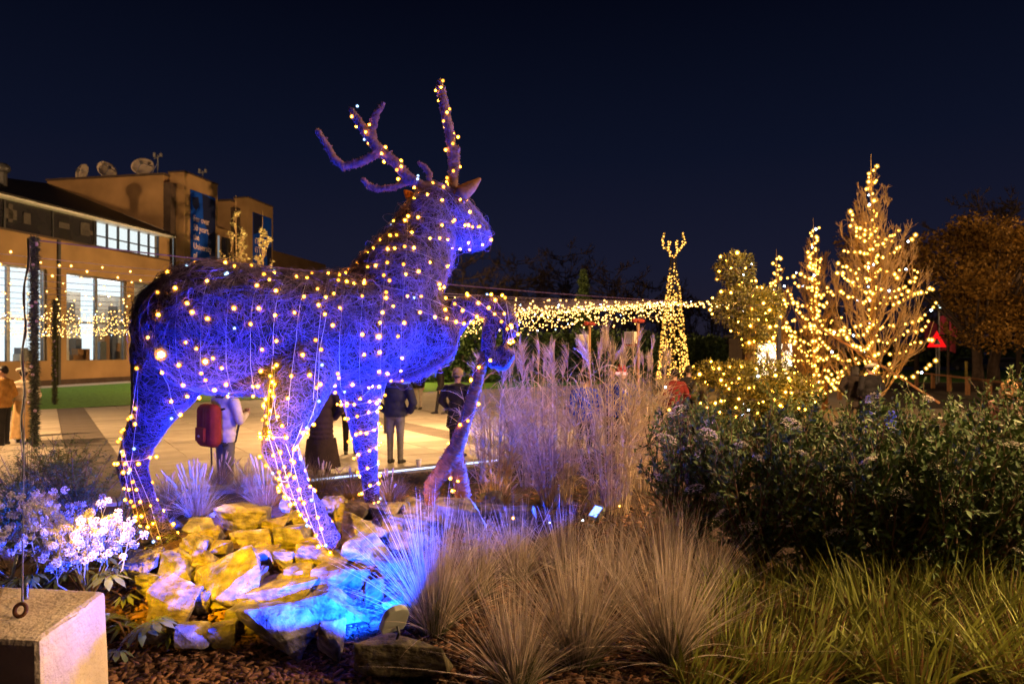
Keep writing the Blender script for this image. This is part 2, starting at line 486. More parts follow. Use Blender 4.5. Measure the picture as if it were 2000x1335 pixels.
# ground floor wall with window openings
win = [(-26.0, -20.0), (-18.0, -12.0), (bs(-60), bs(92)), (bs(130), bs(247)), (bs(262), bs(322))]
zb, zt = 1.55, 7.2
prev = -32.0
for a, b in win:
    bbox('wall', prev, a, 0, 0.5, 0, 9.2, M['brick']); prev = b
    bbox('wall', a, b, 0, 0.5, 0, zb, M['brick']); bbox('wall', a, b, 0, 0.5, zt, 9.2, M['brick'])
bbox('wall', prev, sA, 0, 0.5, 0, 9.2, M['brick'])
for a, b in win:
    w = bbox('window', a - 0.0, b, 0.18, 0.28, zb - 0.12, zb + 0.02, M['dark_metal'])
    n_m = 2
    for k in range(n_m + 1):
        c = a + (b - a) * k / n_m
        bbox('mullion', c - 0.11, c + 0.11, 0.15, 0.3, zb, zt, M['grey_metal'], w)
    bbox('transom', a, b, 0.16, 0.27, 4.0, 4.12, M['grey_metal'], w)
    bbox('head_rail', a, b, 0.15, 0.3, zt - 0.12, zt, M['grey_metal'], w)
    for k in range(n_m):
        for z0, z1 in ((zb + 0.02, 4.0), (4.12, zt - 0.12)):
            c0 = a + (b - a) * k / n_m + 0.11; c1_ = a + (b - a) * (k + 1) / n_m - 0.11
            bbox('pane', c0, c1_, 0.21, 0.225, z0, z1, glass, w)
    # room behind: back wall that glows in place of room light, partition, furniture
    r = bbox('room_back_wall', a - 2.5, b + 2.5, 4.2, 4.3, 0.2, 8.4, M['wall_glow'])
    bbox('room_floor', a - 2.5, b + 2.5, 0.5, 4.2, 0.9, 1.0, M['room'], r)
    bbox('ceiling_light', a, b, 0.9, 3.6, 7.5, 7.55, M['room_lamp'], r)
    bbox('partition', b - 2.6, b - 0.2, 3.6, 3.8, 1.0, 6.4, M['room'], r)
    bbox('notice_board', b - 1.6, b - 0.8, 3.5, 3.59, 4.2, 5.6, M['grey_metal'], r)
    for k in range(5):
        c = random.uniform(a + 0.2, b - 0.6)
        bbox('table', c, c + random.uniform(0.5, 1.2), 1.0, 1.5, 1.0, random.uniform(1.9, 2.9), random.choice([M['room'], M['wood'], M['grey_metal']]), r)
    for k in range(3):
        c = random.uniform(a + 0.2, b - 0.6)
        bbox('cabinet', c, c + 0.5, 3.0, 3.6, 1.0, random.uniform(2.5, 4.5), random.choice([M['grey_metal'], M['wood']]), r)
# upper glazing strip
up = bbox('upper_window_band', -32, bs(188), 0.12, 0.4, 9.25, 10.95, M['dark_glass'])
bbox('ledge', -32, sA, -0.12, 0.5, 9.16, 9.26, M['brick_dark'])
s0, s1 = bs(190), bs(312)
bbox('wall', s1, sA, 0.02, 0.5, 9.2, 11.1, M['brick'])
rb = bbox('glowing_office_wall', s0 - .2, s1 + .3, 0.45, 0.5, 9.0, 11.2, M['wall_glow2'])  # wall emits the office light itself
ow = bbox('window', s0, s1, 0.1, 0.2, 9.26, 9.34, M['dark_metal'])
for k in range(7):
    c = s0 + (s1 - s0) * k / 6
    bbox('mullion', c - 0.05, c + 0.05, 0.08, 0.22, 9.34, 10.95, M['dark_metal'], ow)
bbox('transom', s0, s1, 0.09, 0.21, 9.95, 10.03, M['dark_metal'], ow)
for k in range(6):
    a = s0 + (s1 - s0) * k / 6 + 0.05; b = s0 + (s1 - s0) * (k + 1) / 6 - 0.05
    bbox('pane', a, b, 0.13, 0.14, 9.34, 9.95, glass, ow); bbox('pane', a, b, 0.13, 0.14, 10.03, 10.95, glass, ow)
for k in range(11):
    c = -30 + k * (bs(186) + 30) / 10
    bbox('mullion', c - 0.05, c + 0.05, 0.05, 0.11, 9.27, 10.94, M['dark_metal'], up)
for k in range(22):
    c = random.uniform(-12, bs(180)); bbox('blind', c, c + random.uniform(0.3, 0.9), 0.07, 0.1, random.uniform(9.5, 10.0), random.uniform(10.2, 10.8), mat('blind%d' % k, (0.06, 0.05, 0.045), 0.8), up)
bbox('gutter', -32, sA - 0.05, -0.55, -0.35, 10.98, 11.16, M['white_paint'])
bbox('soffit', -32, sA - 0.05, -0.35, 0.6, 10.96, 11.02, M['white_paint'])
# roof of the wing: rises inward to the end wall of the tower block
rf = MB().add([(-32, -0.6, 11.17), (sA - 0.02, -0.6, 11.17), (sA - 0.02, 11.2, 15.8), (bs(0), 4.0, 12.75), (-32, 4.0, 12.75),
               (-32, -0.6, 11.05), (sA - 0.02, -0.6, 11.05)], [(0, 1, 2, 3, 4), (0, 5, 6, 1)]).build('roof', M['roof'], bld)
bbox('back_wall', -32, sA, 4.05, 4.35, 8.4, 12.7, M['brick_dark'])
# downpipe
bbox('downpipe', bs(111), bs(116), -0.12, -0.01, 0, 9.15, M['dark_metal'])
bbox('plinth', -32, sA, -0.06, -0.004, 0, 0.35, M['brick_dark'])
# towers
def tower(sa, s_f0, s_f1, off, zt_, side_z):
    bbox('tower_end_wall', sa, s_f1 - 0.6, 0.6, 11.2, 0, side_z, M['brick'])
    bbox('parapet', sa - 0.06, s_f1 - 0.5, 0.5, 11.3, side_z + 0.002, side_z + 0.18, M['brick_dark'])
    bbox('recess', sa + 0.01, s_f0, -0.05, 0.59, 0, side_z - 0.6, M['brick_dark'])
    bbox('tower_front', s_f0, s_f1, -off, 0.598, 0, zt_, M['brick'])
    bbox('coping', s_f0 - 0.05, s_f1 + 0.05, -off - 0.05, 0.64, zt_ + 0.002, zt_ + 0.12, M['brick_dark'])
f0, f1 = bs(360, 0.8), bs(425, 0.8)
tower(sA, f0, f1, 0.8, bz(360, 336, 0.8), bz(332, 341))
lw = bbox('window', sA + 0.25, f0 - 0.3, -0.09, -0.051, 8.6, 11.2, M['dim_room']); bbox('mullion', (sA + f0) / 2 - 0.05, (sA + f0) / 2 + 0.05, -0.13, -0.095, 8.6, 11.2, M['dark_metal'], lw); bbox('transom', sA + 0.25, f0 - 0.3, -0.12, -0.096, 9.7, 9.8, M['dark_metal'], lw)
g0, g1 = bs(484, 0.8), bs(533, 0.8)
sB = bs(462)
tower(sB, g0, g1, 0.8, bz(484, 386, 0.8), bz(462, 392))
bbox('wall', f1 + 0.02, sB, 0.3, 0.6, 0, 13.0, M['brick'])
for k in range(2):
    a = f1 + 0.3 + k * (sB - f1 - 0.3) / 2; b = a + (sB - f1) / 2 - 0.5
    w = bbox('window', a, b, 0.22, 0.29, 8.2, 12.3, [M['dim_room'], M['dark_glass']][k])
    bbox('mullion', (a + b) / 2 - 0.05, (a + b) / 2 + 0.05, 0.14, 0.21, 8.2, 12.3, M['dark_metal'], w)
    bbox('transom', a, b, 0.15, 0.215, 10.2, 10.3, M['dark_metal'], w)
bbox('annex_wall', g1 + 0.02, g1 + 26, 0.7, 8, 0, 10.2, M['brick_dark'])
MB().add([(g1 + .03, -0.2, 10.25), (g1 + 26, -0.2, 9.4), (g1 + 26, 8, 12.0), (g1 + .03, 8, 12.6), (g1 + .03, -0.2, 10.0), (g1 + 26, -0.2, 9.2)], [(0, 1, 2, 3), (0, 4, 5, 1)]).build('annex_roof', M['roof'], bld)
bbox('plant_room', g1 + 14, g1 + 30, 8.2, 16, 0, 14.6, M['brick'])

# banners on the towers
M['banner'] = mat('banner', (0.006, 0.055, 0.42), 0.6, 0.1, 0.2)
M['banner_dark'] = mat('banner_dark', (0.012, 0.016, 0.06), 0.6, 0.1, 0.3)
M['letter'] = mat('letter', (0.75, 0.55, 0.50), 0.6, 0.05, 1)
def text_mesh(body, size, m, name='lettering'):
    cu = bpy.data.curves.new('txt', 'FONT'); cu.body = body; cu.size = size; cu.extrude = 0.01; cu.space_line = 1.0; cu.resolution_u = 3
    o = bpy.data.objects.new('txt', cu); COL.objects.link(o)
    dg = bpy.context.evaluated_depsgraph_get(); me = bpy.data.meshes.new_from_object(o.evaluated_get(dg))
    bpy.data.objects.remove(o); me.materials.clear(); me.materials.append(m); me.name = name
    return me
def banner(s0, s1, z0, z1, off, text, tsize, label, patches):
    b = MB().box(((s0 + s1) / 2, -off - 0.06, (z0 + z1) / 2), (s1 - s0, 0.04, z1 - z0)).build('banner', M['banner'])
    b.location = BQ; b.rotation_euler = bld.rotation_euler
    tag(b, label, 'banner', 'university banners on the towers')
    for poly in patches:
        W = s1 - s0; H = z1 - z0
        MB().prism([(s0 + W * x, -off - 0.084, z0 + H * y) for x, y in poly], (0, -0.006, 0)).build('printed_shape', M['banner_dark'], b)
    if not text: return b
    me = text_mesh(text, tsize, M['letter'])
    t = link('lettering', me, None, b)
    t.rotation_euler = (R(90), 0, 0); t.location = (s0 + 0.3, -off - 0.1, z1 - 2.45)
    wmax = max(v.co.x for v in me.vertices)
    t.scale = ((s1 - s0 - 0.6) / wmax * 0.9, 1.0, 1.0)
    return b
b0, b1 = bs(371, 0.8), bs(419, 0.8)
banner(b0, b1, 7.0, bz(371, 370, 0.8), 0.8, 'For over\n50 years,\nthe\nUniversity\nof', 0.74, 'tall blue banner reading For over 50 years, the University',
       [[(0.45, 1), (1, 0.97), (1, 0.30), (0.75, 0.38), (0.66, 0.5), (0.72, 0.62), (0.5, 0.72)], [(0.05, 0.93), (0.3, 0.95), (0.33, 0.86), (0.2, 0.80), (0.05, 0.86)], [(0, 0), (1, 0), (1, 0.22), (0.5, 0.18), (0, 0.25)]])
b0, b1 = bs(493, 0.8), bs(529, 0.8)
bn = banner(b0, b1, 7.0, bz(493, 414, 0.8), 0.8, None, 1.35, 'smaller blue banner on the farther tower, half hidden by a pale-leaved tree',
       [[(0.0, 1), (0.55, 0.99), (0.4, 0.8), (0, 0.74)], [(0.7, 0.62), (1, 0.66), (1, 0.2), (0.8, 0.3)]])
lt = MB()                                              # blurred, unreadable lines of pale print
for row, frac in enumerate((0.35, 0.5, 0.6, 0.85, 0.95)):
    x = b0 + 0.35
    while x < b0 + 0.35 + (b1 - b0 - 0.6) * frac:
        h = random.choice((0.36, 0.4, 0.6)); zz = 12.2 - row * 0.8
        lt.box((x, -0.9, zz + h / 2), (0.1, 0.02, h)); lt.box((x + 0.14, -0.9, zz + random.choice((0.06, 0.5))), (0.2, 0.018, 0.1)); x += random.uniform(0.3, 0.42)
lt.build('lettering', M['letter'], bn)

# satellite dishes and masts on the roof
def dish(px, py, r, yaw, pitch, label):
    s = bs(px); i = 3.5 + (332 - px) * 0.03
    base = BQ + Vector((UX, UY, 0)) * sA + Vector((-UY, UX, 0)) * ((332 - px) / 242.0 * 11.2)
    base = Vector((base.x * 1.02, base.y * 1.02, 16.0))
    d = empty('satellite_dish', base); tag(d, label, 'satellite dish', 'dishes on the roof')
    MB().tube([(0, 0, -0.05), (0, 0, r * 0.75)], 0.09).build('mast', M['grey_metal'], d)
    rot = Matrix.Rotation(yaw, 4, 'Z') @ Matrix.Rotation(pitch, 4, 'X')
    prof = [(0.001, 0)] + [(r * k / 6, 0.32 * r * (k / 6) ** 2) for k in range(1, 7)]
    c = Vector((0, 0, r * 1.0))
    MB().lathe(prof + [(r * k / 6, 0.32 * r * (k / 6) ** 2 - 0.04) for k in range(6, 0, -1)] + [(0.001, -0.04)], c, 20, rot).build('reflector', mat('dish', (0.5, 0.42, 0.33), 0.6, 0.15, 2), d, smooth=True)
    tip = c + rot @ Vector((0, 0, r * 0.8))
    arm = MB()
    for k in range(3):
        arm.tube([c + rot @ Vector((r * 0.9 * math.cos(k * 2.1), r * 0.9 * math.sin(k * 2.1), 0.26 * r)), tip], 0.03, 5)
    arm.box(tip, (0.2, 0.2, 0.2), rot.to_3x3()); arm.build('feed_arm', M['grey_metal'], d)
    return d
dish(165, 333, 0.72, R(-20), R(78), 'leftmost round satellite dish on the brick roof')
dish(208, 326, 0.78, R(55), R(70), 'tilted satellite dish between two others on the roof')
dish(281, 327, 0.85, R(15), R(62), 'widest satellite dish, facing up, near the roof corner')
for px, h, lab in ((327, 1.5, 'thin aerial mast at the corner of the brick roof'), (402, 0.9, 'short aerial with two small heads on the bannered tower')):
    base = BQ + Vector((UX, UY, 0)) * bs(px, 0 if px < 350 else .3); base.z = bz(332, 341) + 0.18 if px < 350 else bz(360, 336, 0.8) + 0.12
    if px < 350: base += Vector((-UY * 1.2, UX * 1.2 + 0.6, 0))
    mm = MB().tube([(0, 0, 0), (0, 0, h)], 0.05, 6)
    mm.tube([(-0.3, 0, h * 0.8), (0.3, 0, h * 0.95)], 0.035, 5).box((-0.25, 0, h), (0.16, 0.16, 0.35)).box((0.25, 0, h * 1.0), (0.16, 0.16, 0.3)).tube([(-0.5, 0, 0), (0, 0, h * 0.6)], 0.03, 5)
    o = mm.build('aerial', M['grey_metal']); o.location = base; tag(o, lab, 'aerial')
# cowl on the roof far left
cw = empty('roof_vent', BQ + Vector((UX, UY, 0)) * (bs(78) + 1.2) + Vector((-UY, UX, 0)) * 4.0 + Vector((0, 0, 12.7))); tag(cw, 'small dark vent standing on the sloping roof', 'vent')
MB().tube([(0, 0, 0), (0, 0, 0.9)], 0.25).build('stack', M['dark_metal'], cw); MB().ball((0, 0, 1.15), 0.45, (1, 1, 0.8)).build('cowl', M['dark_metal'], cw, smooth=True)

# ------------------------------------------------------------------ street lamps that light the square (outside the frame or behind the deer)
SODIUM = (1.0, 0.58, 0.25)
M['lamp_lens'] = emit('lamp_lens', (1.0, 0.62, 0.25), 12)
def street_lamp(x, y, h, power, label, col=SODIUM, ang=150, drop=0.06, kind='SPOT'):
    t = empty('street_lamp', (x, y, 0)); tag(t, label, 'street lamp', 'street lamps round the square')
    MB().tube([(0, 0, 0), (0, 0, 1.0), (0, 0, 1.05), (0, 0, h)], [0.09, 0.09, 0.06, 0.05], 10).build('post', M['dark_metal'], t)
    MB().lathe([(0.05, h), (0.26, h + 0.05), (0.28, h + 0.12), (0.2, h + 0.2), (0.02, h + 0.24)], n=16).build('hood', M['dark_metal'], t, smooth=True)
    MB().lathe([(0.001, h - 0.02), (0.18, h), (0.2, h + 0.04), (0.05, h + 0.045)], n=16).build('lens', M['lamp_lens'], t)
    l = lamp_light('lamp_light', kind, (x, y, h - drop), power, col, t, (x, y, 0), ang, 0.6, 0.2)
    return t
street_lamp(-17, 13.5, 6.5, 21000, 'tall street lamp over the paving beyond the orange jacket')
street_lamp(-36, 31, 13, 14000, 'tall street lamp lighting the brick facade', kind='POINT', drop=0.4)
street_lamp(-12, 44, 6.5, 17000, 'street lamp hidden behind the deer on the far lawn edge', kind='POINT', drop=0.35)
street_lamp(-3.2, 17.5, 4.2, 5500, 'short street lamp standing in the square behind the deer')
street_lamp(8.6, 9.0, 6.5, 9000, 'street lamp off to the side of the dark shrubs', kind='POINT', drop=.2)
street_lamp(31, 30, 8, 4200, 'street lamp on the path near the autumn oak', kind='POINT', drop=.3)
street_lamp(9.2, 1.7, 6.0, 7800, 'street lamp on the path beside the viewer', kind='POINT', drop=.2, col=(1.0, 0.60, 0.30))
# ------------------------------------------------------------------ the wire deer
M['deer_core'] = mat('deer_core', (0.020, 0.015, 0.014), 0.9, 0.5, 25, 0.9, 60)
M['fibre'] = mat('fibre', (0.120, 0.085, 0.200), 0.55, 0.35, 12, island=0.6, spec=0.4)
M['wrap'] = mat('wrap', (0.15, 0.062, 0.022), 0.8, 0.35, 25, island=0.4)
M['antler_wrap'] = mat('antler_wrap', (0.15, 0.085, 0.105), 0.8, 0.35, 25)
M['wire'] = mat('wire', (0.45, 0.45, 0.5), 0.3, 0.1, 5, spec=0.6)
M['bulb_warm'] = emit('bulb_warm', (1.0, 0.33, 0.010), 190)
M['bulb_dim'] = emit('bulb_dim', (1.0, 0.30, 0.012), 30)
M['bulb_cool'] = emit('bulb_cool', (0.40, 0.65, 1.0), 14)
M['bulb_bloom'] = emit('bulb_bloom', (1.0, 0.50, 0.08), 110)

deer = empty('deer_sculpture', P(520, 1040, 4.6))
tag(deer, 'large wire-wrapped stag sculpture lit blue and covered in fairy lights on rocks', 'deer sculpture')
bpy.context.view_layer.update()
DI = deer.matrix_world.inverted()
def dlink(name, me, m, smooth=False, parent=None):
    o = link(name, me, m, parent or deer, smooth)
    if parent is None: o.matrix_parent_inverse = DI
    return o

body = [[pxr(385, 645, 4.55, 118), pxr(415, 640, 4.5, 130), pxr(520, 652, 4.6, 125), pxr(620, 655, 4.75, 118), pxr(715, 642, 4.95, 113), pxr(790, 628, 5.1, 92)],
        [pxr(755, 590, 5.02, 94), pxr(785, 545, 5.1, 84), pxr(812, 500, 5.2, 70), pxr(832, 445, 5.25, 56), pxr(850, 403, 5.3, 42)],
        [pxr(852, 402, 5.3, 42), pxr(880, 418, 5.34, 42), pxr(906, 438, 5.4, 36), pxr(928, 456, 5.45, 26), pxr(942, 467, 5.5, 15)],
        [pxr(890, 455, 5.36, 28), pxr(912, 472, 5.42, 15), pxr(936, 475, 5.48, 10)],
        [pxr(830, 650, 5.1, 70), pxr(790, 690, 5.0, 52)],
        [pxr(335, 685, 4.55, 74), pxr(330, 740, 4.6, 66), pxr(300, 805, 4.6, 40), pxr(270, 865, 4.6, 30), pxr(257, 912, 4.6, 27), pxr(282, 985, 4.6, 23), pxr(316, 1040, 4.6, 21), pxr(354, 1088, 4.6, 22)],
        [pxr(520, 690, 4.55, 86), pxr(590, 715, 4.48, 74), pxr(574, 785, 4.28, 54), pxr(550, 845, 4.15, 36), pxr(543, 872, 4.15, 32), pxr(576, 945, 4.12, 25), pxr(614, 1001, 4.1, 21), pxr(648, 1056, 4.1, 19)],
        [pxr(705, 745, 5.15, 50), pxr(706, 790, 5.2, 34), pxr(711, 840, 5.2, 27), pxr(718, 895, 5.2, 20), pxr(723, 945, 5.2, 16), pxr(729, 988, 5.2, 15)],
        [pxr(835, 655, 5.15, 55), pxr(872, 628, 5.15, 38), pxr(900, 606, 5.12, 27), pxr(930, 597, 5.1, 22), pxr(960, 596, 5.1, 20), pxr(982, 605, 5.1, 20), pxr(993, 628, 5.1, 18), pxr(1000, 648, 5.1, 13), pxr(988, 658, 5.1, 9)],
        [pxr(968, 612, 5.1, 20), pxr(957, 645, 5.1, 15), pxr(952, 680, 5.1, 14), pxr(963, 705, 5.1, 14), pxr(983, 711, 5.1, 13), pxr(995, 695, 5.1, 12), pxr(984, 680, 5.1, 9), pxr(970, 686, 5.1, 7)]]
Vb, Fb = cat_vf([chain_balls(c, 7) for c in body])
body_me = remesh(Vb, Fb[0], 0.017, 5)
body_o = dlink('body', body_me, M['deer_core'], True)

ANT = [[(845, 372, 8.9), (822, 362, 9.6), (800, 350, 10.4), (772, 318, 8.9), (738, 290, 9.6), (714, 258, 8.9), (694, 228, 6.7), (684, 212, 4.4)],
       [(802, 352, 6.7), (770, 366, 5.9), (738, 370, 5.9), (720, 362, 5.2), (708, 350, 4.4)],
       [(740, 297, 8.1), (708, 316, 7.4), (672, 326, 6.7), (652, 310, 6.7), (638, 284, 5.9), (620, 255, 5.2)],
       [(733, 286, 6.7), (727, 252, 5.9), (734, 224, 5.9), (750, 202, 3.7)],
       [(840, 365, 5.2), (838, 338, 5.2), (830, 326, 5.2), (818, 318, 3.7)]]
ANT2 = [[(886, 372, 8.9), (884, 322, 7.4), (880, 272, 8.1), (868, 210, 8.9), (862, 176, 7.4), (858, 154, 3.0)], [(887, 352, 5.2), (892, 320, 5.9), (893, 288, 4.4)]]
def dep(px): return 5.22 + (px - 850) * 0.0004
ant_me = []
for A in (ANT, ANT2):
    V_, F_ = cat_vf([chain_balls([pxr(x, y, dep(x) + (0.1 if A is ANT2 else 0), r) for x, y, r in c], 8) for c in A])
    me = remesh(V_, F_[0], 0.010, 8); ant_me.append(me)
    o = dlink('antler', me, M['antler_wrap'], True)
    if A is ANT: o['label'] = 'spreading antler with four curved tines'
    else: o['label'] = 'upright antler seen edge-on, tallest point of the stag'
def ear(pts, label):
    V_, F_ = chain_balls([pxr(x, y, d, r) for x, y, d, r in pts], 8)
    return dlink('ear', remesh(V_, F_, 0.010, 3), M['wrap'], True)
ear([(886, 392, 5.25, 10), (902, 378, 5.25, 17), (918, 366, 5.27, 13), (937, 350, 5.3, 4)], 'r')
ear([(812, 392, 5.3, 9), (800, 382, 5.32, 10), (791, 373, 5.33, 4)], 'l')

# propping branch under the raised foreleg, forked at its foot
PR = [[pxr(966, 612, 5.08, 8), pxr(948, 690, 5.1, 10), pxr(926, 765, 5.1, 12), pxr(906, 830, 5.1, 13), pxr(888, 880, 5.1, 16)],
      [pxr(888, 880, 5.1, 16), pxr(866, 918, 5.1, 17), pxr(842, 948, 5.08, 14), pxr(843, 980, 5.08, 13), pxr(852, 1008, 5.08, 12)],
      [pxr(886, 885, 5.12, 17), pxr(896, 920, 5.15, 16), pxr(903, 955, 5.18, 14), pxr(902, 992, 5.2, 12)]]
V_, F_ = cat_vf([chain_balls(c, 8) for c in PR])
prop_me = remesh(V_, F_[0], 0.012, 3)
prop_o = dlink('support_branch', prop_me, M['wrap'], True); prop_o['label'] = 'brown bound branch, forked at the foot, propping the raised foreleg'

def bvh_of(me):
    return BVHTree.FromPolygons([v.co.copy() for v in me.vertices], [tuple(p.vertices) for p in me.polygons])
def surf_samples(me, n):
    me.calc_loop_triangles()
    T = np.empty(len(me.loop_triangles) * 3, dtype=np.int32); me.loop_triangles.foreach_get('vertices', T); T = T.reshape(-1, 3)
    Vv = np.empty(len(me.vertices) * 3, dtype=np.float32); me.vertices.foreach_get('co', Vv); Vv = Vv.reshape(-1, 3).astype(float)
    a, b, c = Vv[T[:, 0]], Vv[T[:, 1]], Vv[T[:, 2]]
    cr_ = np.cross(b - a, c - a); ar = np.linalg.norm(cr_, axis=1)
    k = rng.choice(len(T), n, p=ar / ar.sum())
    u, v = rng.random(n), rng.random(n); sw = u + v > 1; u[sw], v[sw] = 1 - u[sw], 1 - v[sw]
    return a[k] + (b - a)[k] * u[:, None] + (c - a)[k] * v[:, None], nrm(cr_[k])
body_bvh = bvh_of(body_me)

def fibres(me, bvh, n, lmin, lmax, lift, rad, k=6, wrapdirs=None, curl=0.5, limb=None):
    p, nn = surf_samples(me, n)
    lf = np.ones(n) if limb is None else limb(p)
    t = rng.normal(size=(n, 3))
    if wrapdirs is not None:
        t = wrapdirs(p, nn, t)
    t = nrm(t - nn * (t * nn).sum(1, keepdims=True))
    L = rng.uniform(lmin, lmax, n) * (0.4 + 0.6 * lf); turn = rng.normal(0, curl, n)
    out = np.empty((n, k, 3)); h0 = rng.uniform(0.001, lift, n) * lf
    bulge = rng.exponential(lift * 0.9, n) * lf ** 2
    for i in range(n):
        pos = Vector(p[i]); dr = Vector(t[i]); nv = Vector(nn[i]); st = L[i] / (k - 1)
        for j in range(k):
            f = j / (k - 1)
            out[i, j] = pos + nv * (h0[i] + bulge[i] * 4 * f * (1 - f))
            dr = (dr + nv.cross(dr) * turn[i]).normalized()
            q = bvh.find_nearest(pos + dr * st)
            if q[0] is None: break
            pos, nv = q[0], q[1]
            dr = (dr - nv * dr.dot(nv)).normalized()
    Rr = np.repeat((rng.uniform(0.6, 1.3, n) * rad)[:, None], k, 1); Rr[:, -1] *= 0.4; Rr[:, 0] *= 0.5
    return tubes(out, Rr, 3)

# bone segments, used so that limbs are bound crosswise and the barrel is tangled
segs = []
for ci, c in enumerate(body):
    for a, b in zip(c[:-1], c[1:]): segs.append((np.array(a[:3]), np.array(b[:3]), ci))
SA = np.array([s[0] for s in segs]); SB = np.array([s[1] for s in segs]); SC = np.array([s[2] for s in segs])
def wrapdirs(p, nn, t):
    mid = (SA + SB) / 2
    d = np.linalg.norm(p[:, None, :] - mid[None], axis=2); k = d.argmin(1)
    ax = nrm(SB - SA)[k]
    w = nrm(np.cross(ax, nn))
    str_ = np.where(SC[k] >= 5, 1.6, 0.25)[:, None]
    sgn = rng.choice([-1.0, 1.0], len(p))[:, None]
    return t * 0.55 + w * sgn * str_
def limbness(p):
    d = np.linalg.norm(p[:, None, :] - ((SA + SB) / 2)[None], axis=2); return np.where(SC[d.argmin(1)] >= 5, 0.3, 1.0)
fv = fibres(body_me, body_bvh, 27000, 0.07, 0.25, 0.013, 0.0012, 6, wrapdirs, 0.30, limbness)
fv2 = fibres(body_me, body_bvh, 2000, 0.15, 0.42, 0.016, 0.0011, 8, None, 0.35, limbness)
Vf, Ff = cat_vf([fv, fv2])
fo = dlink('wire_wrap', mesh_np('wire_wrap', Vf, Ff), M['fibre']); tag(fo, kind='stuff')
for me, n in ((ant_me[0], 1800), (ant_me[1], 1100), (prop_me, 1800)):
    bv = bvh_of(me)
    ctr = np.array([v.co[:] for v in me.vertices])
    def wd(p, nn, t):
        ax = np.empty_like(p)
        for i in range(len(p)):
            q = ctr[np.linalg.norm(ctr - p[i], axis=1) < 0.11]; q = q - q.mean(0)
            ax[i] = np.linalg.svd(q, full_matrices=False)[2][0]
        return np.cross(ax, nn) * 2.2 + t * 0.25
    V_, F_ = fibres(me, bv, n, 0.05, 0.12, 0.004, 0.0026, 5, wd, 0.03)
    o = dlink('cord_binding', mesh_np('cord_binding', V_, F_), M['wrap'] if me is prop_me else M['antler_wrap']); tag(o, kind='stuff')

# ------------------------------------------------------------------ fairy lights on the deer
M['halo_warm'] = halo_shell('halo_warm', (1.0, 0.36, 0.04), 1.5, 0.34); M['halo_cool'] = halo_shell('halo_cool', (0.3, 0.5, 1.0), 1.2, 0.3)
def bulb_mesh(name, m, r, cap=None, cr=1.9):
    """lit core inside an emissive shell standing in for its halo"""
    cap = cap or M['halo_warm']
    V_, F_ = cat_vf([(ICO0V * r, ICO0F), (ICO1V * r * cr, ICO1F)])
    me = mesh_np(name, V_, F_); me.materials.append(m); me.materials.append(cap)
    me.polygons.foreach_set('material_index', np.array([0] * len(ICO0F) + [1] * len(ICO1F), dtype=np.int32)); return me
BW = bulb_mesh('bulb', M['bulb_warm'], 0.0088); BC = bulb_mesh('bulb', M['bulb_cool'], 0.0070, M['halo_cool']); BB = bulb_mesh('bulb', M['bulb_bloom'], 0.014); BS = bulb_mesh('bulb', M['bulb_warm'], 0.0070); BD = bulb_mesh('bulb', M['bulb_dim'], 0.0080)
M['socket'] = mat('socket', (0.25, 0.26, 0.28), 0.4, 0.1, 10)
def spiral_path(pts, turns, bvh, res=22, lift=0.008, phase=0.0, far=0.9, side=None):
    pts = [Vector(p[:3]) for p in pts]
    ln = [0.0]
    for a, b in zip(pts[:-1], pts[1:]): ln.append(ln[-1] + (b - a).length)
    out = []; n = int(turns * res); up = Vector((0, 0, 1))
    for i in range(n + 1):
        s = ln[-1] * i / n
        k = max(j for j in range(len(pts) - 1) if ln[j] <= s + 1e-9)
        f = (s - ln[k]) / max(ln[k + 1] - ln[k], 1e-6)
        c = pts[k].lerp(pts[k + 1], min(f, 1)); t = (pts[k + 1] - pts[k]).normalized()
        a = t.orthogonal().normalized() if abs(t.z) > 0.95 else (up - t * up.z).normalized()
        b = t.cross(a); ang = phase + 2 * math.pi * i / res
        if side is not None: a, b = up, side
        ang += 0.12 * math.sin(i * 0.31)
        dr = (a * math.cos(ang) + b * math.sin(ang)).normalized()
        h = bvh.ray_cast(c, dr, far)
        if h[0] is None:
            h = bvh.find_nearest(c + dr * 0.1)
        out.append((h[0] + h[1].normalized() * (lift if h[1].dot(dr) > 0 else -lift), dr))
    return out
def light_string(label, path, spacing, name='light_string', wr=0.0016, jit=0.9, cool=0.07, wander=None):
    pts = np.array([p[0][:] for p in path])
    V_, F_ = tubes(pts[None], np.full((1, len(pts)), wr), 4)
    o = link(name, mesh_np(name, V_, F_), M['wire']); tag(o, label, 'light string', 'fairy light strings on the deer')
    acc = spacing * 0.5; prev = None; nb = 0
    for p, dr in path:
        if prev is not None:
            acc += (p - prev).length
            if acc >= spacing * (1 + jit * (random.random() - 0.5)):
                acc = 0
                c = p + dr * random.uniform(0.004, 0.022) + Vector((random.uniform(-.012, .012), random.uniform(-.012, .012), random.uniform(-.02, .012)))
                if wander:
                    q = wander[0].find_nearest(p + Vector([random.gauss(0, wander[1]) for _ in range(3)])); c = q[0] + q[1] * random.uniform(.006, .02)
                b = link('bulb', random.choice((BW, BW, BS, BS, BD)) if random.random() > cool else BC, None, o); b.location = c; nb += 1
        prev = p
    return o, nb
ax = [pxr(318, 655, 4.5, 0), pxr(430, 645, 4.52, 0), pxr(520, 652, 4.6, 0), pxr(620, 655, 4.75, 0), pxr(715, 642, 4.95, 0), pxr(815, 630, 5.1, 0)]
o, nb = light_string('fairy light string wound round and round the barrel of the stag', spiral_path(ax, 12.5, body_bvh, 64, side=Vector((-0.12, 1.0, 0.0))), 0.15, wander=(body_bvh, 0.035))
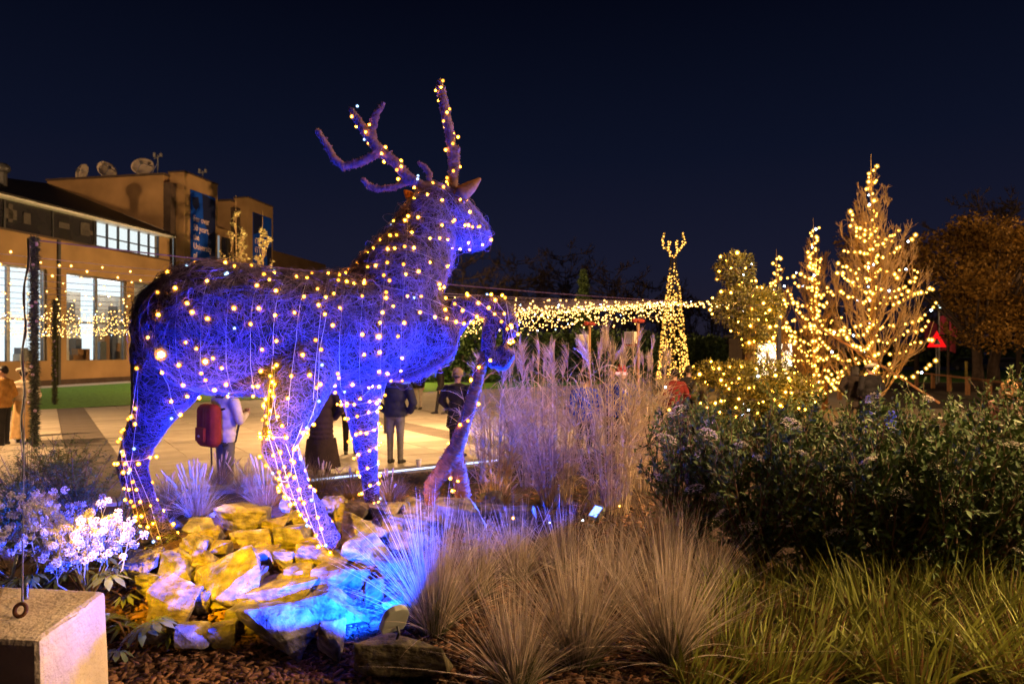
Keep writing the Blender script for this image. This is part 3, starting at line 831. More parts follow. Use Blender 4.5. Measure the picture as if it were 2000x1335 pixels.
for px, py in ((315, 692), (401, 706), (740, 657)):  # oversized bulbs stand in for bloom at three bright spots
    q = body_bvh.ray_cast(Vector((0, 0, CAM_H)), (P(px, py, 5) - Vector((0, 0, CAM_H))).normalized())
    if q[0] is not None:
        b = link('bulb', BB, None, o); b.location = q[0] - (q[0] - Vector((0, 0, CAM_H))).normalized() * 0.03; b.scale = (1.5,) * 3 if px == 315 else (0.9,) * 3
light_string('fairy light string wound up the neck and over the head of the stag', spiral_path([body[1][0], body[1][2], body[1][4], body[2][2], body[2][3]], 7.5, body_bvh, 48), 0.125, wander=(body_bvh, 0.025))
light_string('fairy light string on the bent hind leg nearest the concrete block', spiral_path(body[5][2:], 6, body_bvh, 36), 0.075)
light_string('fairy light string on the planted hind leg at the middle of the rocks', spiral_path(body[6][2:], 6.5, body_bvh, 36, phase=2), 0.06)
light_string('fairy light string on the straight foreleg standing behind the rocks', spiral_path(body[7], 7, body_bvh, 30), 0.06)
light_string('fairy light string on the raised curling foreleg', spiral_path(body[8][1:], 5, body_bvh, 30), 0.085)
b1v, b2v, pv = bvh_of(ant_me[0]), bvh_of(ant_me[1]), bvh_of(prop_me)
light_string('fairy light string along the spreading antler', spiral_path([pxr(x, y, dep(x), 0) for x, y, r in ANT[0]], 5, b1v, 14, 0.006), 0.055)
light_string('fairy light string along the upright antler', spiral_path([pxr(x, y, dep(x) + 0.1, 0) for x, y, r in ANT2[0]], 4, b2v, 16, 0.006), 0.055)
light_string('fairy light string hanging down the propping branch', spiral_path(PR[0] + PR[2][1:], 3.5, pv, 16, 0.006), 0.085)
# ------------------------------------------------------------------ rocks under the deer
def rock_material(name, col, col2, moss=False):
    m = mat(name, [c * .55 for c in col], 0.9, 0.3, 13.0, 1.0, 30, 0.2, col2=[c * .85 for c in col2], detail=10)
    n = m.node_tree.nodes; l = m.node_tree.links
    tc = n.new('ShaderNodeTexCoord'); mp = n.new('ShaderNodeMapping'); mp.inputs['Scale'].default_value = (1.6, 1.6, 4.5); mp.inputs['Rotation'].default_value = (0.5 + 7 * col[0], 0.4 - 3 * col[1], 0.0)
    no = n.new('ShaderNodeTexNoise'); no.inputs['Scale'].default_value = 5; no.inputs['Detail'].default_value = 7
    l.new(tc.outputs['Object'], mp.inputs[0]); l.new(mp.outputs[0], no.inputs['Vector'])
    b = n['Principled BSDF']; old = b.inputs['Base Color'].links[0].from_socket
    mx = n.new('ShaderNodeMix'); mx.data_type = 'RGBA'; mx.blend_type = 'OVERLAY'; mx.inputs[0].default_value = 0.6
    mr2 = n.new('ShaderNodeMapRange'); mr2.inputs[1].default_value = 0.36; mr2.inputs[2].default_value = 0.64; mr2.inputs[3].default_value = 0.2; mr2.inputs[4].default_value = 0.75; l.new(no.outputs['Fac'], mr2.inputs[0])
    l.new(old, mx.inputs[6]); l.new(mr2.outputs[0], mx.inputs[7]); l.new(mx.outputs[2], b.inputs['Base Color'])
    bp2 = n.new('ShaderNodeBump'); bp2.inputs['Strength'].default_value = 0.9; bp2.inputs['Distance'].default_value = 0.03
    l.new(no.outputs['Fac'], bp2.inputs['Height']); l.new(b.inputs['Normal'].links[0].from_socket, bp2.inputs['Normal']); l.new(bp2.outputs[0], b.inputs['Normal'])
    return m
M['rock'] = [rock_material('rock_tan', (0.15, 0.135, 0.12), (0.27, 0.25, 0.225)), rock_material('rock_grey', (0.13, 0.125, 0.12), (0.25, 0.24, 0.23)), rock_material('rock_brown', (0.145, 0.12, 0.095), (0.25, 0.22, 0.19))]
M['rock_moss'] = rock_material('rock_moss', (0.10, 0.10, 0.05), (0.25, 0.22, 0.13))
def rock_mesh(seed, w, dp, h, name='rock'):
    rs = np.random.default_rng(seed)
    n = rs.integers(10, 22)
    pts = rs.uniform(-1, 1, (n, 3)); pts = np.sign(pts) * np.abs(pts) ** 0.55
    pts /= np.maximum(1, np.linalg.norm(pts, axis=1, keepdims=True) / 1.25)
    tilt = rs.normal(0, 0.25, 2)
    pts[:, 2] += pts[:, 0] * tilt[0] + pts[:, 1] * tilt[1]
    pts -= (pts.max(0) + pts.min(0)) / 2; pts /= (pts.max(0) - pts.min(0)) / 2
    pts = pts * np.array([w / 2, dp / 2, h / 2])
    bm = bmesh.new()
    for p in pts: bm.verts.new(p)
    bmesh.ops.convex_hull(bm, input=bm.verts)
    bmesh.ops.delete(bm, geom=[v for v in bm.verts if not v.link_faces], context='VERTS')
    bmesh.ops.dissolve_limit(bm, angle_limit=0.22, verts=bm.verts, edges=bm.edges)
    bmesh.ops.bevel(bm, geom=list(bm.edges), offset=min(w, h) * 0.022, segments=1, affect='EDGES', profile=0.5)
    bmesh.ops.triangulate(bm, faces=bm.faces)
    for lim in (0.3, 0.16):
        ed = [e for e in bm.edges if e.calc_length() > max(w, h) * lim]
        bmesh.ops.subdivide_edges(bm, edges=ed, cuts=1 if lim < .2 else 2, use_grid_fill=True)
        bmesh.ops.triangulate(bm, faces=bm.faces)
    off = Vector(rs.uniform(-50, 50, 3)); k = 3.2 / max(w, h); sm_ = min(w, h)
    bm.normal_update()
    for v in bm.verts:
        c = v.co * k + off
        a = noise.fractal(c, 0.8, 2.1, 4) * 0.055 + noise.fractal(Vector((c.x * .8, c.y * .8, c.z * 4.5)), 0.9, 2.0, 2) * 0.022
        v.co += v.normal * a * sm_
    me = bpy.data.meshes.new(name); bm.to_mesh(me); bm.free()
    return me
FILL = 'small angular stone filling a gap in the rock pile under the deer'
REFS = [(466, 1018, 'the tallest slab at the back'), (387, 1034, 'the blue grass clump'), (497, 1053, 'the pale-topped stone'), (609, 1062, 'the planted hind hoof'), (705, 1044, 'the steep slanting slab'), (752, 1001, 'the straight foreleg'),
        (620, 1098, 'the flat-topped centre block'), (718, 1092, 'the large blue-faced block'), (651, 1142, 'the rounded blue-fronted stone'), (542, 1165, 'the long blue stone'), (533, 1238, 'the largest front boulder'), (432, 1154, 'the big grey boulder'),
        (342, 1120, 'the bent hind hoof'), (275, 1109, 'the white flowering shrub'), (325, 1199, 'the tall leaning stone'), (370, 1249, 'the low front stone'), (898, 1012, 'the forked branch foot'), (807, 994, 'the pointed stone'), (1010, 1012, 'the stone nearest the blue lamp'), (764, 1184, 'the flat pinkish stone')]
def fill_label(px, py, k):
    r = min(REFS, key=lambda q: (q[0] - px) ** 2 + 2 * (q[1] - py) ** 2)
    side = ('behind' if py < r[1] else 'in front of') if abs(py - r[1]) * 1.5 > abs(px - r[0]) else 'beside'
    return '%s wedged %s %s' % (('small tan stone', 'small grey stone', 'small brown stone')[k % 3], side, r[2])
ROCKS = [  # px, py, w, h, label
 (466, 1018, 104, 68, 'big flat slab standing tallest at the back of the pile beside the blue grass'), (387, 1034, 64, 36, 'low slab at the foot of the blue grass clump'), (410, 1044, 44, 30, None),
 (497, 1053, 78, 42, 'pale-topped stone in the middle of the yellow-lit rocks'), (564, 1047, 80, 44, 'broad yellow-lit block just before the planted hind hoof'), (533, 1027, 54, 26, None), (609, 1062, 78, 32, 'flat yellow stone directly under the planted hind hoof'),
 (705, 1044, 98, 76, 'steep slanting slab right of the planted hind hoof'), (690, 1004, 70, 46, 'rounded block behind the slanting slab'), (651, 988, 50, 34, 'stone behind the planted hind leg, below the foreleg'), (752, 1001, 64, 30, 'flat-topped stone behind the slanting slab, by the foreleg'),
 (764, 1036, 44, 46, 'upright wedge right of the slanting slab'), (620, 1098, 104, 62, 'flat-topped block with dark undercut face in the centre of the pile'), (718, 1092, 104, 76, 'large block with blue face below the slanting slab'),
 (651, 1142, 106, 70, 'rounded blue-fronted stone right of the long blue stone'), (542, 1165, 160, 68, 'long stone with bright blue oval face at the front'), (533, 1238, 156, 106, 'largest front boulder, blue with dark lower edge'), (634, 1263, 58, 106, 'upright blue blade of stone at the front'),
 (432, 1154, 138, 132, 'big grey boulder left of the blue stones'), (342, 1120, 82, 68, 'round brown stone below the bent hind hoof'), (404, 1098, 60, 56, 'yellow stone right of the bent hind hoof'), (275, 1109, 68, 60, 'stone next to the white flowering shrub'), (286, 1147, 54, 50, None),
 (325, 1199, 94, 116, 'tall leaning brown stone beside the low leaves at the front'), (370, 1249, 76, 56, 'blue-faced stone low at the front below the grey boulder'), (427, 1243, 60, 52, None), (494, 1092, 82, 38, 'wide thin slab left of the centre block'), (553, 1095, 48, 42, None), (390, 1067, 34, 32, None), (424, 1070, 50, 24, None),
 (646, 1199, 150, 72, 'smooth blue slope of stone behind the upright blade'), (727, 1162, 44, 50, None), (764, 1184, 62, 40, 'flat pinkish stone by the feather grass'), (731, 997, 50, 36, None), (807, 994, 40, 40, 'pointed stone left of the propping branch'),
 (898, 1012, 108, 58, 'broad block in front of the forked branch foot'), (1010, 1012, 84, 38, 'low rounded stone farthest along toward the blue lamp'), (960, 976, 48, 26, None), (1000, 983, 48, 28, None), (945, 994, 80, 22, None), (792, 1030, 78, 46, 'tilted block in front of the pointed stone'), (814, 1050, 56, 28, None),
 (789, 1064, 72, 34, 'low stone behind the blue-tipped feather grass'), (636, 1040, 58, 34, None), (330, 1088, 50, 32, 'stone touching the bent hind hoof'), (262, 1094, 50, 34, None), (366, 1086, 44, 30, None), (480, 1130, 70, 44, None), (585, 1128, 70, 40, None), (690, 1130, 60, 40, None), (380, 1180, 60, 50, None), (300, 1240, 50, 40, None), (470, 1205, 60, 50, None), (760, 1110, 60, 40, None), (840, 1010, 50, 36, None), (575, 1018, 50, 30, None), (610, 1005, 46, 28, None)]
for k, (px, py, w, h, lab) in enumerate(ROCKS):
    d = ground_hit(px, py + h * 0.18, 0.05)
    p = P(px, py, d); sc = d / FPX
    ww, hh = w * sc, h * sc
    dpth = min(max(ww, hh) * random.uniform(0.7, 0.9), 0.36)
    me = rock_mesh(100 + k, ww * 1.0, dpth, hh * 1.05)
    o = link('rock', me, M['rock'][k % 3]); o.location = p + Vector((0, dpth * 0.30, 0)); o.rotation_euler = (0, 0, random.uniform(-0.15, 0.15))
    tag(o, lab or fill_label(px, py, k), 'rock', 'rocks piled under the deer')
# stones buried beneath, closing the pile
for k in range(64):
    px, py = random.uniform(265, 860), random.uniform(1000, 1260)
    if px > 700 and py > 1130: continue
    d = ground_hit(px, py, 0.0); p = P(px, py, d)
    o = link('rock', rock_mesh(400 + k, random.uniform(.09, .22), random.uniform(.09, .18), random.uniform(.07, .15)), M['rock'][(k + 1) % 3]); o.location = (p.x, p.y + 0.08, float(G(p.x, p.y + 0.08)) + 0.02); o.rotation_euler = (random.uniform(-.4, .4), random.uniform(-.4, .4), random.uniform(0, 6))
    tag(o, fill_label(px, py, k + 1), 'rock', 'rocks piled under the deer')
# the flat mossy stone that carries the near floodlight
d = 3.15
stone_p = P(780, 1300, d)
o = link('rock', rock_mesh(77, 0.46, 0.26, 0.17), M['rock_moss']); o.location = stone_p + Vector((0, 0.1, 0)); tag(o, 'flat mossy stone carrying the small floodlight in front', 'rock', 'rocks in the bed')

# ------------------------------------------------------------------ floodlights
BLUE = (0.002, 0.045, 1.0)
M['flood_body'] = mat('flood_body', (0.33, 0.36, 0.30), 0.5, 0.1, 10)
def floodlight(loc, target, lens, power, col, label, angle=110, scale=1.0, ltype='SPOT', blend=0.6):
    loc = Vector(loc); dr = (Vector(target) - loc).normalized()
    rot = dr.to_track_quat('Y', 'Z').to_matrix()
    t = empty('floodlight', loc); t.rotation_euler = rot.to_euler(); t.scale = (scale,) * 3
    tag(t, label, 'floodlight')
    MB().prism([(-.055, 0, -.07), (.055, 0, -.07), (.065, 0, -.05), (.065, 0, .03), (.05, 0, .06), (.02, 0, .075), (-.02, 0, .075), (-.05, 0, .06), (-.065, 0, .03), (-.065, 0, -.05)], (0, .035, 0)).build('housing', M['flood_body'], t, bevel=.006)
    MB().prism([(-.045, .036, -.05), (.045, .036, -.05), (.045, .036, .05), (-.045, .036, .05)], (0, .003, 0)).build('lens', lens, t)
    MB().tube([(.012, -.004, -.03), (.012, -.03, -.045), (.012, -.03, -.09), (-.02, -.03, -.115)], .007, 6).build('bracket', M['dark_metal'], t)
    MB().box((-.01, -.02, -.118), (.07, .05, .01)).build('foot', M['white_paint'], t)
    bpy.context.view_layer.update()
    lamp_light('flood_beam', ltype, loc + dr * 0.06 * scale, power, col, t, target, angle, blend, 0.035)
    return t
M['lens_blue'] = emit('lens_blue', (0.09, 0.17, 1.0), 9)
M['lens_amber'] = emit('lens_amber', (1.0, 0.6, 0.05), 10)
fl = stone_p + Vector((-0.03, 0.09, 0.17))
floodlight(fl, P(560, 830, 4.4), M['lens_blue'], 1750, BLUE, 'small pale floodlight on the mossy stone, seen from behind', 128, blend=0.35)
f2 = P(1168, 1003, 5.6)
floodlight(f2, P(800, 590, 4.7), M['lens_blue'], 4800, (0.004, 0.05, 1.0), 'glaring blue floodlight at the foot of the tall plumed grass', 106, 0.95, blend=0.7)
f3 = P(153, 1040, 4.2)
floodlight(f3, P(120, 960, 3.2) + Vector((0.5, 0, 0.2)), M['lens_blue'], 10, (0.35, 0.34, 1.0), 'small blue floodlight glowing among the white flower heads', 160, 0.6)
f4 = P(300, 1000, 4.8); f4.z = float(G(f4.x, f4.y)) + 0.22
floodlight(f4, P(420, 880, 5.1), M['lens_blue'], 1200, BLUE, 'blue floodlight hidden behind the bent hind leg', 150)
f5 = P(215, 985, 5.2); f5.z = float(G(f5.x, f5.y)) + 0.13
floodlight(f5, P(120, 900, 6.4), M['lens_blue'], 1100, BLUE, 'blue floodlight tucked low behind the ferny shrub', 130)
# amber floodlight on a pole beside the bed
pole = empty('lamp_pole', (-2.45, 1.15, 0)); tag(pole, 'slim pole beside the bed carrying an amber floodlight', 'lamp pole')
MB().tube([(0, 0, 0), (0, 0, 3.05)], 0.04, 8).build('post', M['dark_metal'], pole)
floodlight((-2.4, 1.15, 3.05), (-1.5, 4.6, 0.9), M['lens_amber'], 4200, (1.0, 0.48, 0.0), 'amber floodlight on the slim pole, aimed at the rocks', 31, 1.6, blend=0.7)

# ------------------------------------------------------------------ concrete ballast block with eye bolt and cables
blk = empty('concrete_block', P(60, 1200, 2.55)); blk.location.z = 0.5
tag(blk, 'pale square concrete ballast block with chamfered edges and rusty eye bolt', 'concrete block')
M['concrete'] = mat('concrete', (0.55, 0.46, 0.37), 0.88, 0.3, 4, 0.5, 55, col2=(0.68, 0.60, 0.50), detail=12)
zt_ = 1.13
A_ = P(78, 1252, 2.3); B_ = P(207, 1146, 2.78); A_.z = B_.z = zt_
e1 = (B_ - A_); e2 = Vector((-0.92, 0.12, 0.0))
top = [A_, B_, B_ + e2 * 1.0, A_ + e2 * 1.0]
cc = sum(top, Vector()) / 4
bot = [cc + (p - cc) * 1.06 for p in top]
for p in bot: p.z = 0.42
mb = MB(); mb.add([p - blk.location for p in bot + top], [(3, 2, 1, 0), (4, 5, 6, 7), (0, 1, 5, 4), (1, 2, 6, 5), (2, 3, 7, 6), (3, 0, 4, 7)])
cb = mb.build('body', M['concrete'], blk, bevel=0.022)
bm = bmesh.new(); bm.from_mesh(cb.data); bmesh.ops.triangulate(bm, faces=bm.faces)
for _ in range(4):
    bmesh.ops.subdivide_edges(bm, edges=[e for e in bm.edges if e.calc_length() > 0.035], cuts=1, use_grid_fill=True); bmesh.ops.triangulate(bm, faces=bm.faces)
bm.normal_update()
for v in bm.verts:
    f = noise.fractal(v.co * 9, .9, 2.0, 4); g = noise.noise(v.co * 21 + Vector((3, 1, 7)))
    edge = 1.0 if max(abs((v.normal).x), abs(v.normal.y), abs(v.normal.z)) < .93 else .25
    v.co -= v.normal * (max(0, f) * .010 + max(0, g - .25) * .03) * edge
bm.to_mesh(cb.data); bm.free()
ring_c = P(40, 1182, 2.5); ring_c.z = zt_ + 0.026
tp = [(ring_c + Vector((0.021 * math.cos(a), 0.006 * math.sin(a), 0.021 * math.sin(a))) - blk.location) for a in np.linspace(0, 2 * math.pi, 25)]
mb = MB().tube(tp, 0.0072, 8, cap=False); mb.tube([ring_c - blk.location + Vector((0, 0, -0.02)), ring_c - blk.location + Vector((0, 0, -0.05))], 0.008, 8)
mb.build('eye_bolt', M['rust'], blk, smooth=True)
shk = ring_c + Vector((0.006, 0, 0.03))
def cable(name, pts, r, m, label, cat='cable'):
    pts = [Vector(p) for p in pts]
    o = MB().tube(pts, r, 6).build(name, m, smooth=True); tag(o, label, cat); return o
M['black_rubber'] = mat('black_rubber', (0.018, 0.017, 0.02), 0.45, 0.2, 20, spec=0.5)
wr = MB().tube([shk, P(44, 1120, 2.9), P(47, 900, 6.0), P(50, 700, 11.0), P(58, 470, 14.9)], 0.0035, 6)
o = wr.build('guy_wire', M['grey_metal'], smooth=True); tag(o, 'thin steel guy wire rising from the eye bolt to the garland post', 'wire')
b_ = MB().box((0, 0, 0), (0.012, 0.008, 0.035)).ball((0, 0, 0.025), 0.008).ball((0, 0, -0.022), 0.008).build('turnbuckle', M['grey_metal'], o); b_.location = shk + Vector((0, 0.02, 0.03))
cps = []
for i in range(40):
    f = i / 39; py = 1175 - f * 708
    px = 44 + 3.0 * math.sin(i * 0.9) + (0 if py < 1050 else -((py - 1050) / 125.0) ** 1.4 * 46)
    cps.append(P(px + 12 * f ** 6, py, 3.0 + f * 11.85))
cable('power_cable', cps, [0.0075 + 0.012 * i / 39 for i in range(40)], M['black_rubber'], 'black power cable hanging beside the guy wire')
cps2 = [p + Vector((0.012 * math.sin(i * 1.7), 0.02, 0)) for i, p in enumerate(cps[6:])]
cable('power_cable', cps2, [0.006 + 0.012 * i / 39 for i in range(34)], mat('violet_cable', (0.10, 0.06, 0.12), 0.4, 0.2, 20, spec=0.5), 'violet-tinted cable twisted round the black one')
# ------------------------------------------------------------------ grasses and shrubs of the bed
M['stipa'] = mat('stipa', (0.52, 0.44, 0.35), 0.6, 0.2, 8, island=0.5, trans=0.25)
M['stipa_green'] = mat('stipa_green', (0.13, 0.16, 0.05), 0.6, 0.25, 8, island=0.4, trans=0.2)
M['miscanthus'] = mat('miscanthus', (0.55, 0.43, 0.27), 0.6, 0.25, 6, island=0.4, trans=0.2)
M['plume'] = mat('plume', (0.60, 0.48, 0.38), 0.8, 0.2, 6, island=0.3, trans=0.3)
M['hakone'] = mat('hakone', (0.24, 0.27, 0.05), 0.5, 0.4, 3, island=0.65, trans=0.2)
M['hakone_brown'] = mat('hakone_brown', (0.26, 0.14, 0.06), 0.6, 0.3, 5, island=0.5, trans=0.15)
M['pennisetum'] = mat('pennisetum', (0.24, 0.17, 0.08), 0.7, 0.3, 6, island=0.45, trans=0.2)
M['leaf_dark'] = mat('leaf_dark', (0.11, 0.17, 0.06), 0.6, 0.4, 6, island=0.5, spec=0.15)
M['leaf_fern'] = mat('leaf_fern', (0.08, 0.115, 0.05), 0.5, 0.35, 6, island=0.45, trans=0.2)
M['leaf_fatsia'] = mat('leaf_fatsia', (0.10, 0.13, 0.04), 0.4, 0.35, 8, spec=0.5)
M['stem'] = mat('stem', (0.14, 0.09, 0.055), 0.8, 0.3, 20)
M['flower'] = mat('flower', (0.72, 0.66, 0.52), 0.8, 0.12, 20, island=0.25)
M['flower_stalk'] = mat('flower_stalk', (0.30, 0.30, 0.22), 0.8, 0.2, 20)
M['flower_white'] = mat('flower_white', (0.70, 0.66, 0.66), 0.8, 0.1, 20, island=0.2)

def tuft_geo(c, n, L, r0, spread, w, droop=0.35, k=6, lean=(0, 0)):
    """fountain of fine blades rising from c"""
    az = rng.uniform(0, 2 * np.pi, n); th = np.abs(rng.normal(0, spread, n))
    th = np.minimum(th, 1.25)
    h = np.stack([np.cos(az), np.sin(az)], -1)
    h2 = h * np.sin(th)[:, None] + np.array(lean)[None]
    d0 = nrm(np.concatenate([h2, np.cos(th)[:, None]], -1))
    rr = r0 * np.sqrt(rng.random(n))
    base = np.concatenate([np.asarray(c)[None, :2] + h * rr[:, None], np.full((n, 1), c[2])], -1)
    bend = np.concatenate([d0[:, :2] * rng.uniform(0.1, 0.6, n)[:, None] * 1.0, -droop * rng.uniform(0.2, 1.5, n)[:, None] * (0.25 + np.sin(th)[:, None])], -1) + rng.normal(0, 0.06, (n, 3))
    Ls = L * rng.uniform(0.55, 1.1, n) * (1 - 0.25 * th / 1.25)
    return blades(base, d0, bend, Ls, np.full(n, w) * rng.uniform(0.6, 1.4, n), k)
def bed_point(px, py):
    d = ground_hit(px, py); return np.array([(px - 1000) / FPX * d, d, float(G((px - 1000) / FPX * d, d)) - 0.01])

STIPA = [(848, 1232, .62, 780, .36, 'feather grass tuft lit bright blue in front of the rocks', 0.2), (1010, 1345, .50, 700, .40, 'short green-based feather grass tuft at the bottom edge by the lamp stone', .55), (1128, 1300, .66, 900, .40, 'tall pale feather grass tuft in the middle of the foreground', .4),
         (1312, 1292, .66, 1000, .40, 'wide fanned feather grass tuft with green base beside the broad-bladed grass', .25), (1200, 1180, .50, 600, .42, 'tawny feather grass tuft behind the foreground tufts, below the blue lamp', .1), (1010, 1130, .42, 500, .45, 'small feather grass tuft behind the blue-lit one', .1),
         (1300, 1130, .52, 700, .42, 'tawny feather grass tuft at the foot of the flowering shrub', .1), (930, 1160, .45, 450, .4, 'thin feather grass tuft leaning over the rocks', .1), (1100, 1110, .42, 450, .45, 'low feather grass tuft just before the blue lamp', .1), (1390, 1150, .40, 420, .45, 'short feather grass tuft under the dark shrubs', .1)]
for px, py, L, n, sp, lab, gr in STIPA:
    c = bed_point(px, py)
    t = empty('feather_grass', c); tag(t, lab, 'feather grass', 'feather grass tufts in the foreground')
    z0 = np.zeros(3)
    V_, F_ = tuft_geo(z0, int(n * 0.72), L * 1.18, 0.05, sp * 1.1, 0.0046, 0.18, 7)
    link('dry_blades', mesh_np('dry_blades', V_, F_), M['stipa'], t)
    V_, F_ = tuft_geo(z0, int(n * (0.15 + gr)), L * 0.55, 0.07, sp * 0.9, 0.0032, 0.25, 5)
    link('green_blades', mesh_np('green_blades', V_, F_), M['stipa_green'], t)

def plume_grass(px, py, h, n, lab, wid=0.30):
    c = bed_point(px, py); t = empty('plume_grass', c); tag(t, lab, 'plume grass', 'tall plumed grasses behind the rocks')
    az = rng.uniform(0, 2 * np.pi, n); th = np.minimum(np.abs(rng.normal(0, 0.14, n)), .3); hd = np.stack([np.cos(az), np.sin(az)], -1)
    base = np.concatenate([hd * (wid * 0.5 * np.sqrt(rng.random(n)))[:, None], np.zeros((n, 1))], -1)
    d0 = nrm(np.concatenate([hd * np.sin(th)[:, None], np.cos(th)[:, None]], -1)); L = h * rng.uniform(0.6, 1.0, n)
    tt = np.linspace(0, 1, 5)
    bend = np.concatenate([d0[:, :2] * 0.25, np.zeros((n, 1))], -1)
    pts = base[:, None] + L[:, None, None] * (d0[:, None] * tt[None, :, None] + bend[:, None] * (tt ** 2)[None, :, None])
    V_, F_ = tubes(pts, np.linspace(0.0042, 0.002, 5)[None] * np.ones((n, 1)), 4)
    link('stalks', mesh_np('stalks', V_, F_), M['miscanthus'], t)
    # strap leaves leaving the stalks
    m = n * 9
    k = rng.integers(0, n, m); f = rng.uniform(0.12, 0.95, m)
    root = base[k] + (L[k] * f)[:, None] * (d0[k] + bend[k] * f[:, None])
    a2 = rng.uniform(0, 2 * np.pi, m); hd2 = np.stack([np.cos(a2), np.sin(a2), np.zeros(m)], -1)
    dl = nrm(d0[k] * 1.3 + hd2 * rng.uniform(0.3, 1.0, m)[:, None])
    bd = hd2 * 0.3 + np.array([0, 0, -1.0]) * rng.uniform(0.1, 1.1, m)[:, None]
    V_, F_ = blades(root, dl, bd, rng.uniform(0.2, 0.5, m), rng.uniform(0.005, 0.011, m), 6, 0.5)
    link('leaf_blades', mesh_np('leaf_blades', V_, F_), M['miscanthus'], t)
    # plumes
    tall = np.argsort(-L)[: max(6, n // 4)]
    tip = pts[tall, -1]; td = nrm(pts[tall, -1] - pts[tall, -2])
    q = 34; parts = []
    for i in range(len(tall)):
        a = rng.uniform(0, 2 * np.pi); sidev = np.array([np.cos(a), np.sin(a), 0])
        f = rng.random(q)
        b = tip[i] - td[i] * 0.02 + td[i] * (f * 0.12)[:, None]
        dl = nrm(td[i][None] * 1.0 + sidev[None] * rng.uniform(0.0, 0.5, q)[:, None] + rng.normal(0, 0.09, (q, 3)))
        parts.append(blades(b, dl, sidev[None] * 0.18 + np.array([0, 0, -0.15])[None] + rng.normal(0, 0.05, (q, 3)), rng.uniform(0.10, 0.2, q), np.full(q, 0.0055), 4, 0.4))
    V_, F_ = cat_vf(parts)
    link('plumes', mesh_np('plumes', V_, F_), M['plume'], t)
plume_grass(968, 978, 1.35, 62, 'plumed grass clump nearest the propping branch')
plume_grass(1085, 985, 1.45, 70, 'plumed grass clump between its two taller neighbours')
plume_grass(1195, 1000, 1.50, 74, 'plumed grass clump rising over the blue floodlight', 0.36)
plume_grass(1040, 950, 1.45, 50, 'plumed grass clump set back behind the others')
plume_grass(1255, 955, 1.35, 52, 'plumed grass clump against the edge of the dark shrubs', 0.32)

# dry fountain grasses behind the deer
def fountain(px, py, L, n, m, lab, cat='fountain grass', spikes=0, w=0.0035, spread=0.5, grp='low grasses behind the deer'):
    c = bed_point(px, py); t = empty('fountain_grass', c); tag(t, lab, cat, grp)
    V_, F_ = tuft_geo(np.zeros(3), n, L, 0.1, spread, w, 0.4, 6); link('blades', mesh_np('blades', V_, F_), m, t)
    if spikes:
        az = rng.uniform(0, 2 * np.pi, spikes); th = np.abs(rng.normal(0, 0.32, spikes)); hd = np.stack([np.cos(az), np.sin(az)], -1)
        d0 = np.concatenate([hd * np.sin(th)[:, None], np.cos(th)[:, None]], -1); LL = L * rng.uniform(0.85, 1.25, spikes)
        tt = np.array([0, .35, .7, .74, .82, .9, .97, 1.0]); rr = np.array([.0015, .0015, .0015, .006, .0085, .0075, .005, .001])
        pts = LL[:, None, None] * d0[:, None] * tt[None, :, None] + np.array([0, 0, -0.05]) * (tt ** 2)[None, :, None]
        V_, F_ = tubes(pts, rr[None] * np.ones((spikes, 1)), 5); link('seed_heads', mesh_np('seed_heads', V_, F_), M['plume'], t)
    return t
fountain(385, 1005, .52, 420, M['stipa'], 'grass clump with seed heads lit vivid blue beside the bent hind leg', spikes=26)
fountain(300, 1040, .30, 200, M['stipa'], 'low dark blue grass tuft at the heel of the bent hind leg')
FG = [(520, 985, .45, 'dry brown fountain grass in the gap between the hind legs'), (570, 975, .42, 'dry brown fountain grass right behind the planted hind leg'), (480, 960, .42, 'dry brown fountain grass behind the blue-lit clump'), (430, 945, .4, 'dry brown fountain grass at the feet of the backpack carrier'),
      (630, 955, .40, 'dry brown fountain grass left of the straight foreleg'), (690, 968, .36, 'dry brown fountain grass around the straight foreleg'), (760, 975, .30, 'small dry fountain grass right of the straight foreleg'), (330, 975, .35, 'dry fountain grass seen through the arch of the bent hind leg'), (590, 945, .40, 'dry fountain grass close to the kerb below the long dark coat'), (970, 990, .34, 'short brown fountain grass at the foot of the plumed grass')]
for px, py, L, lab in FG: fountain(px, py, L, 420, M['pennisetum'], lab, spikes=9)

# broad-bladed forest grass, lower right
HK = [(1430, 1290, .40), (1520, 1345, .42), (1560, 1240, .42), (1640, 1310, .42), (1700, 1230, .46), (1780, 1345, .46), (1820, 1250, .44), (1900, 1310, .50), (1960, 1230, .50), (1990, 1345, .5), (1470, 1190, .36), (1640, 1180, .42), (1880, 1180, .48), (1760, 1175, .46), (1400, 1350, .34), (2040, 1280, .5), (1560, 1165, .36), (1980, 1150, .46), (1430, 1170, .34), (1500, 1150, .34), (1415, 1230, .36), (1690, 1160, .42), (1830, 1160, .44)]
hk_lab = ['edge clump beside the wide feather grass tuft', 'clump at the bottom edge', 'yellow-tipped clump', 'brownish clump in the middle', 'tall yellow clump before the shrubs', 'clump low at the bottom edge', 'reddish clump', 'bright green clump in the corner', 'tall clump at the picture edge', 'corner clump', 'small clump next to the feather grass', 'clump before the dark shrubs', 'clump under the flower spray', 'clump in shade of the shrubs', 'thin clump at the bottom', 'outermost clump', 'small back clump', 'back clump at the edge', 'small clump between feather grass and shrubs', 'back clump beneath the second shrub', 'clump touching the wide feather grass tuft', 'back clump in the middle', 'back clump right of the middle']
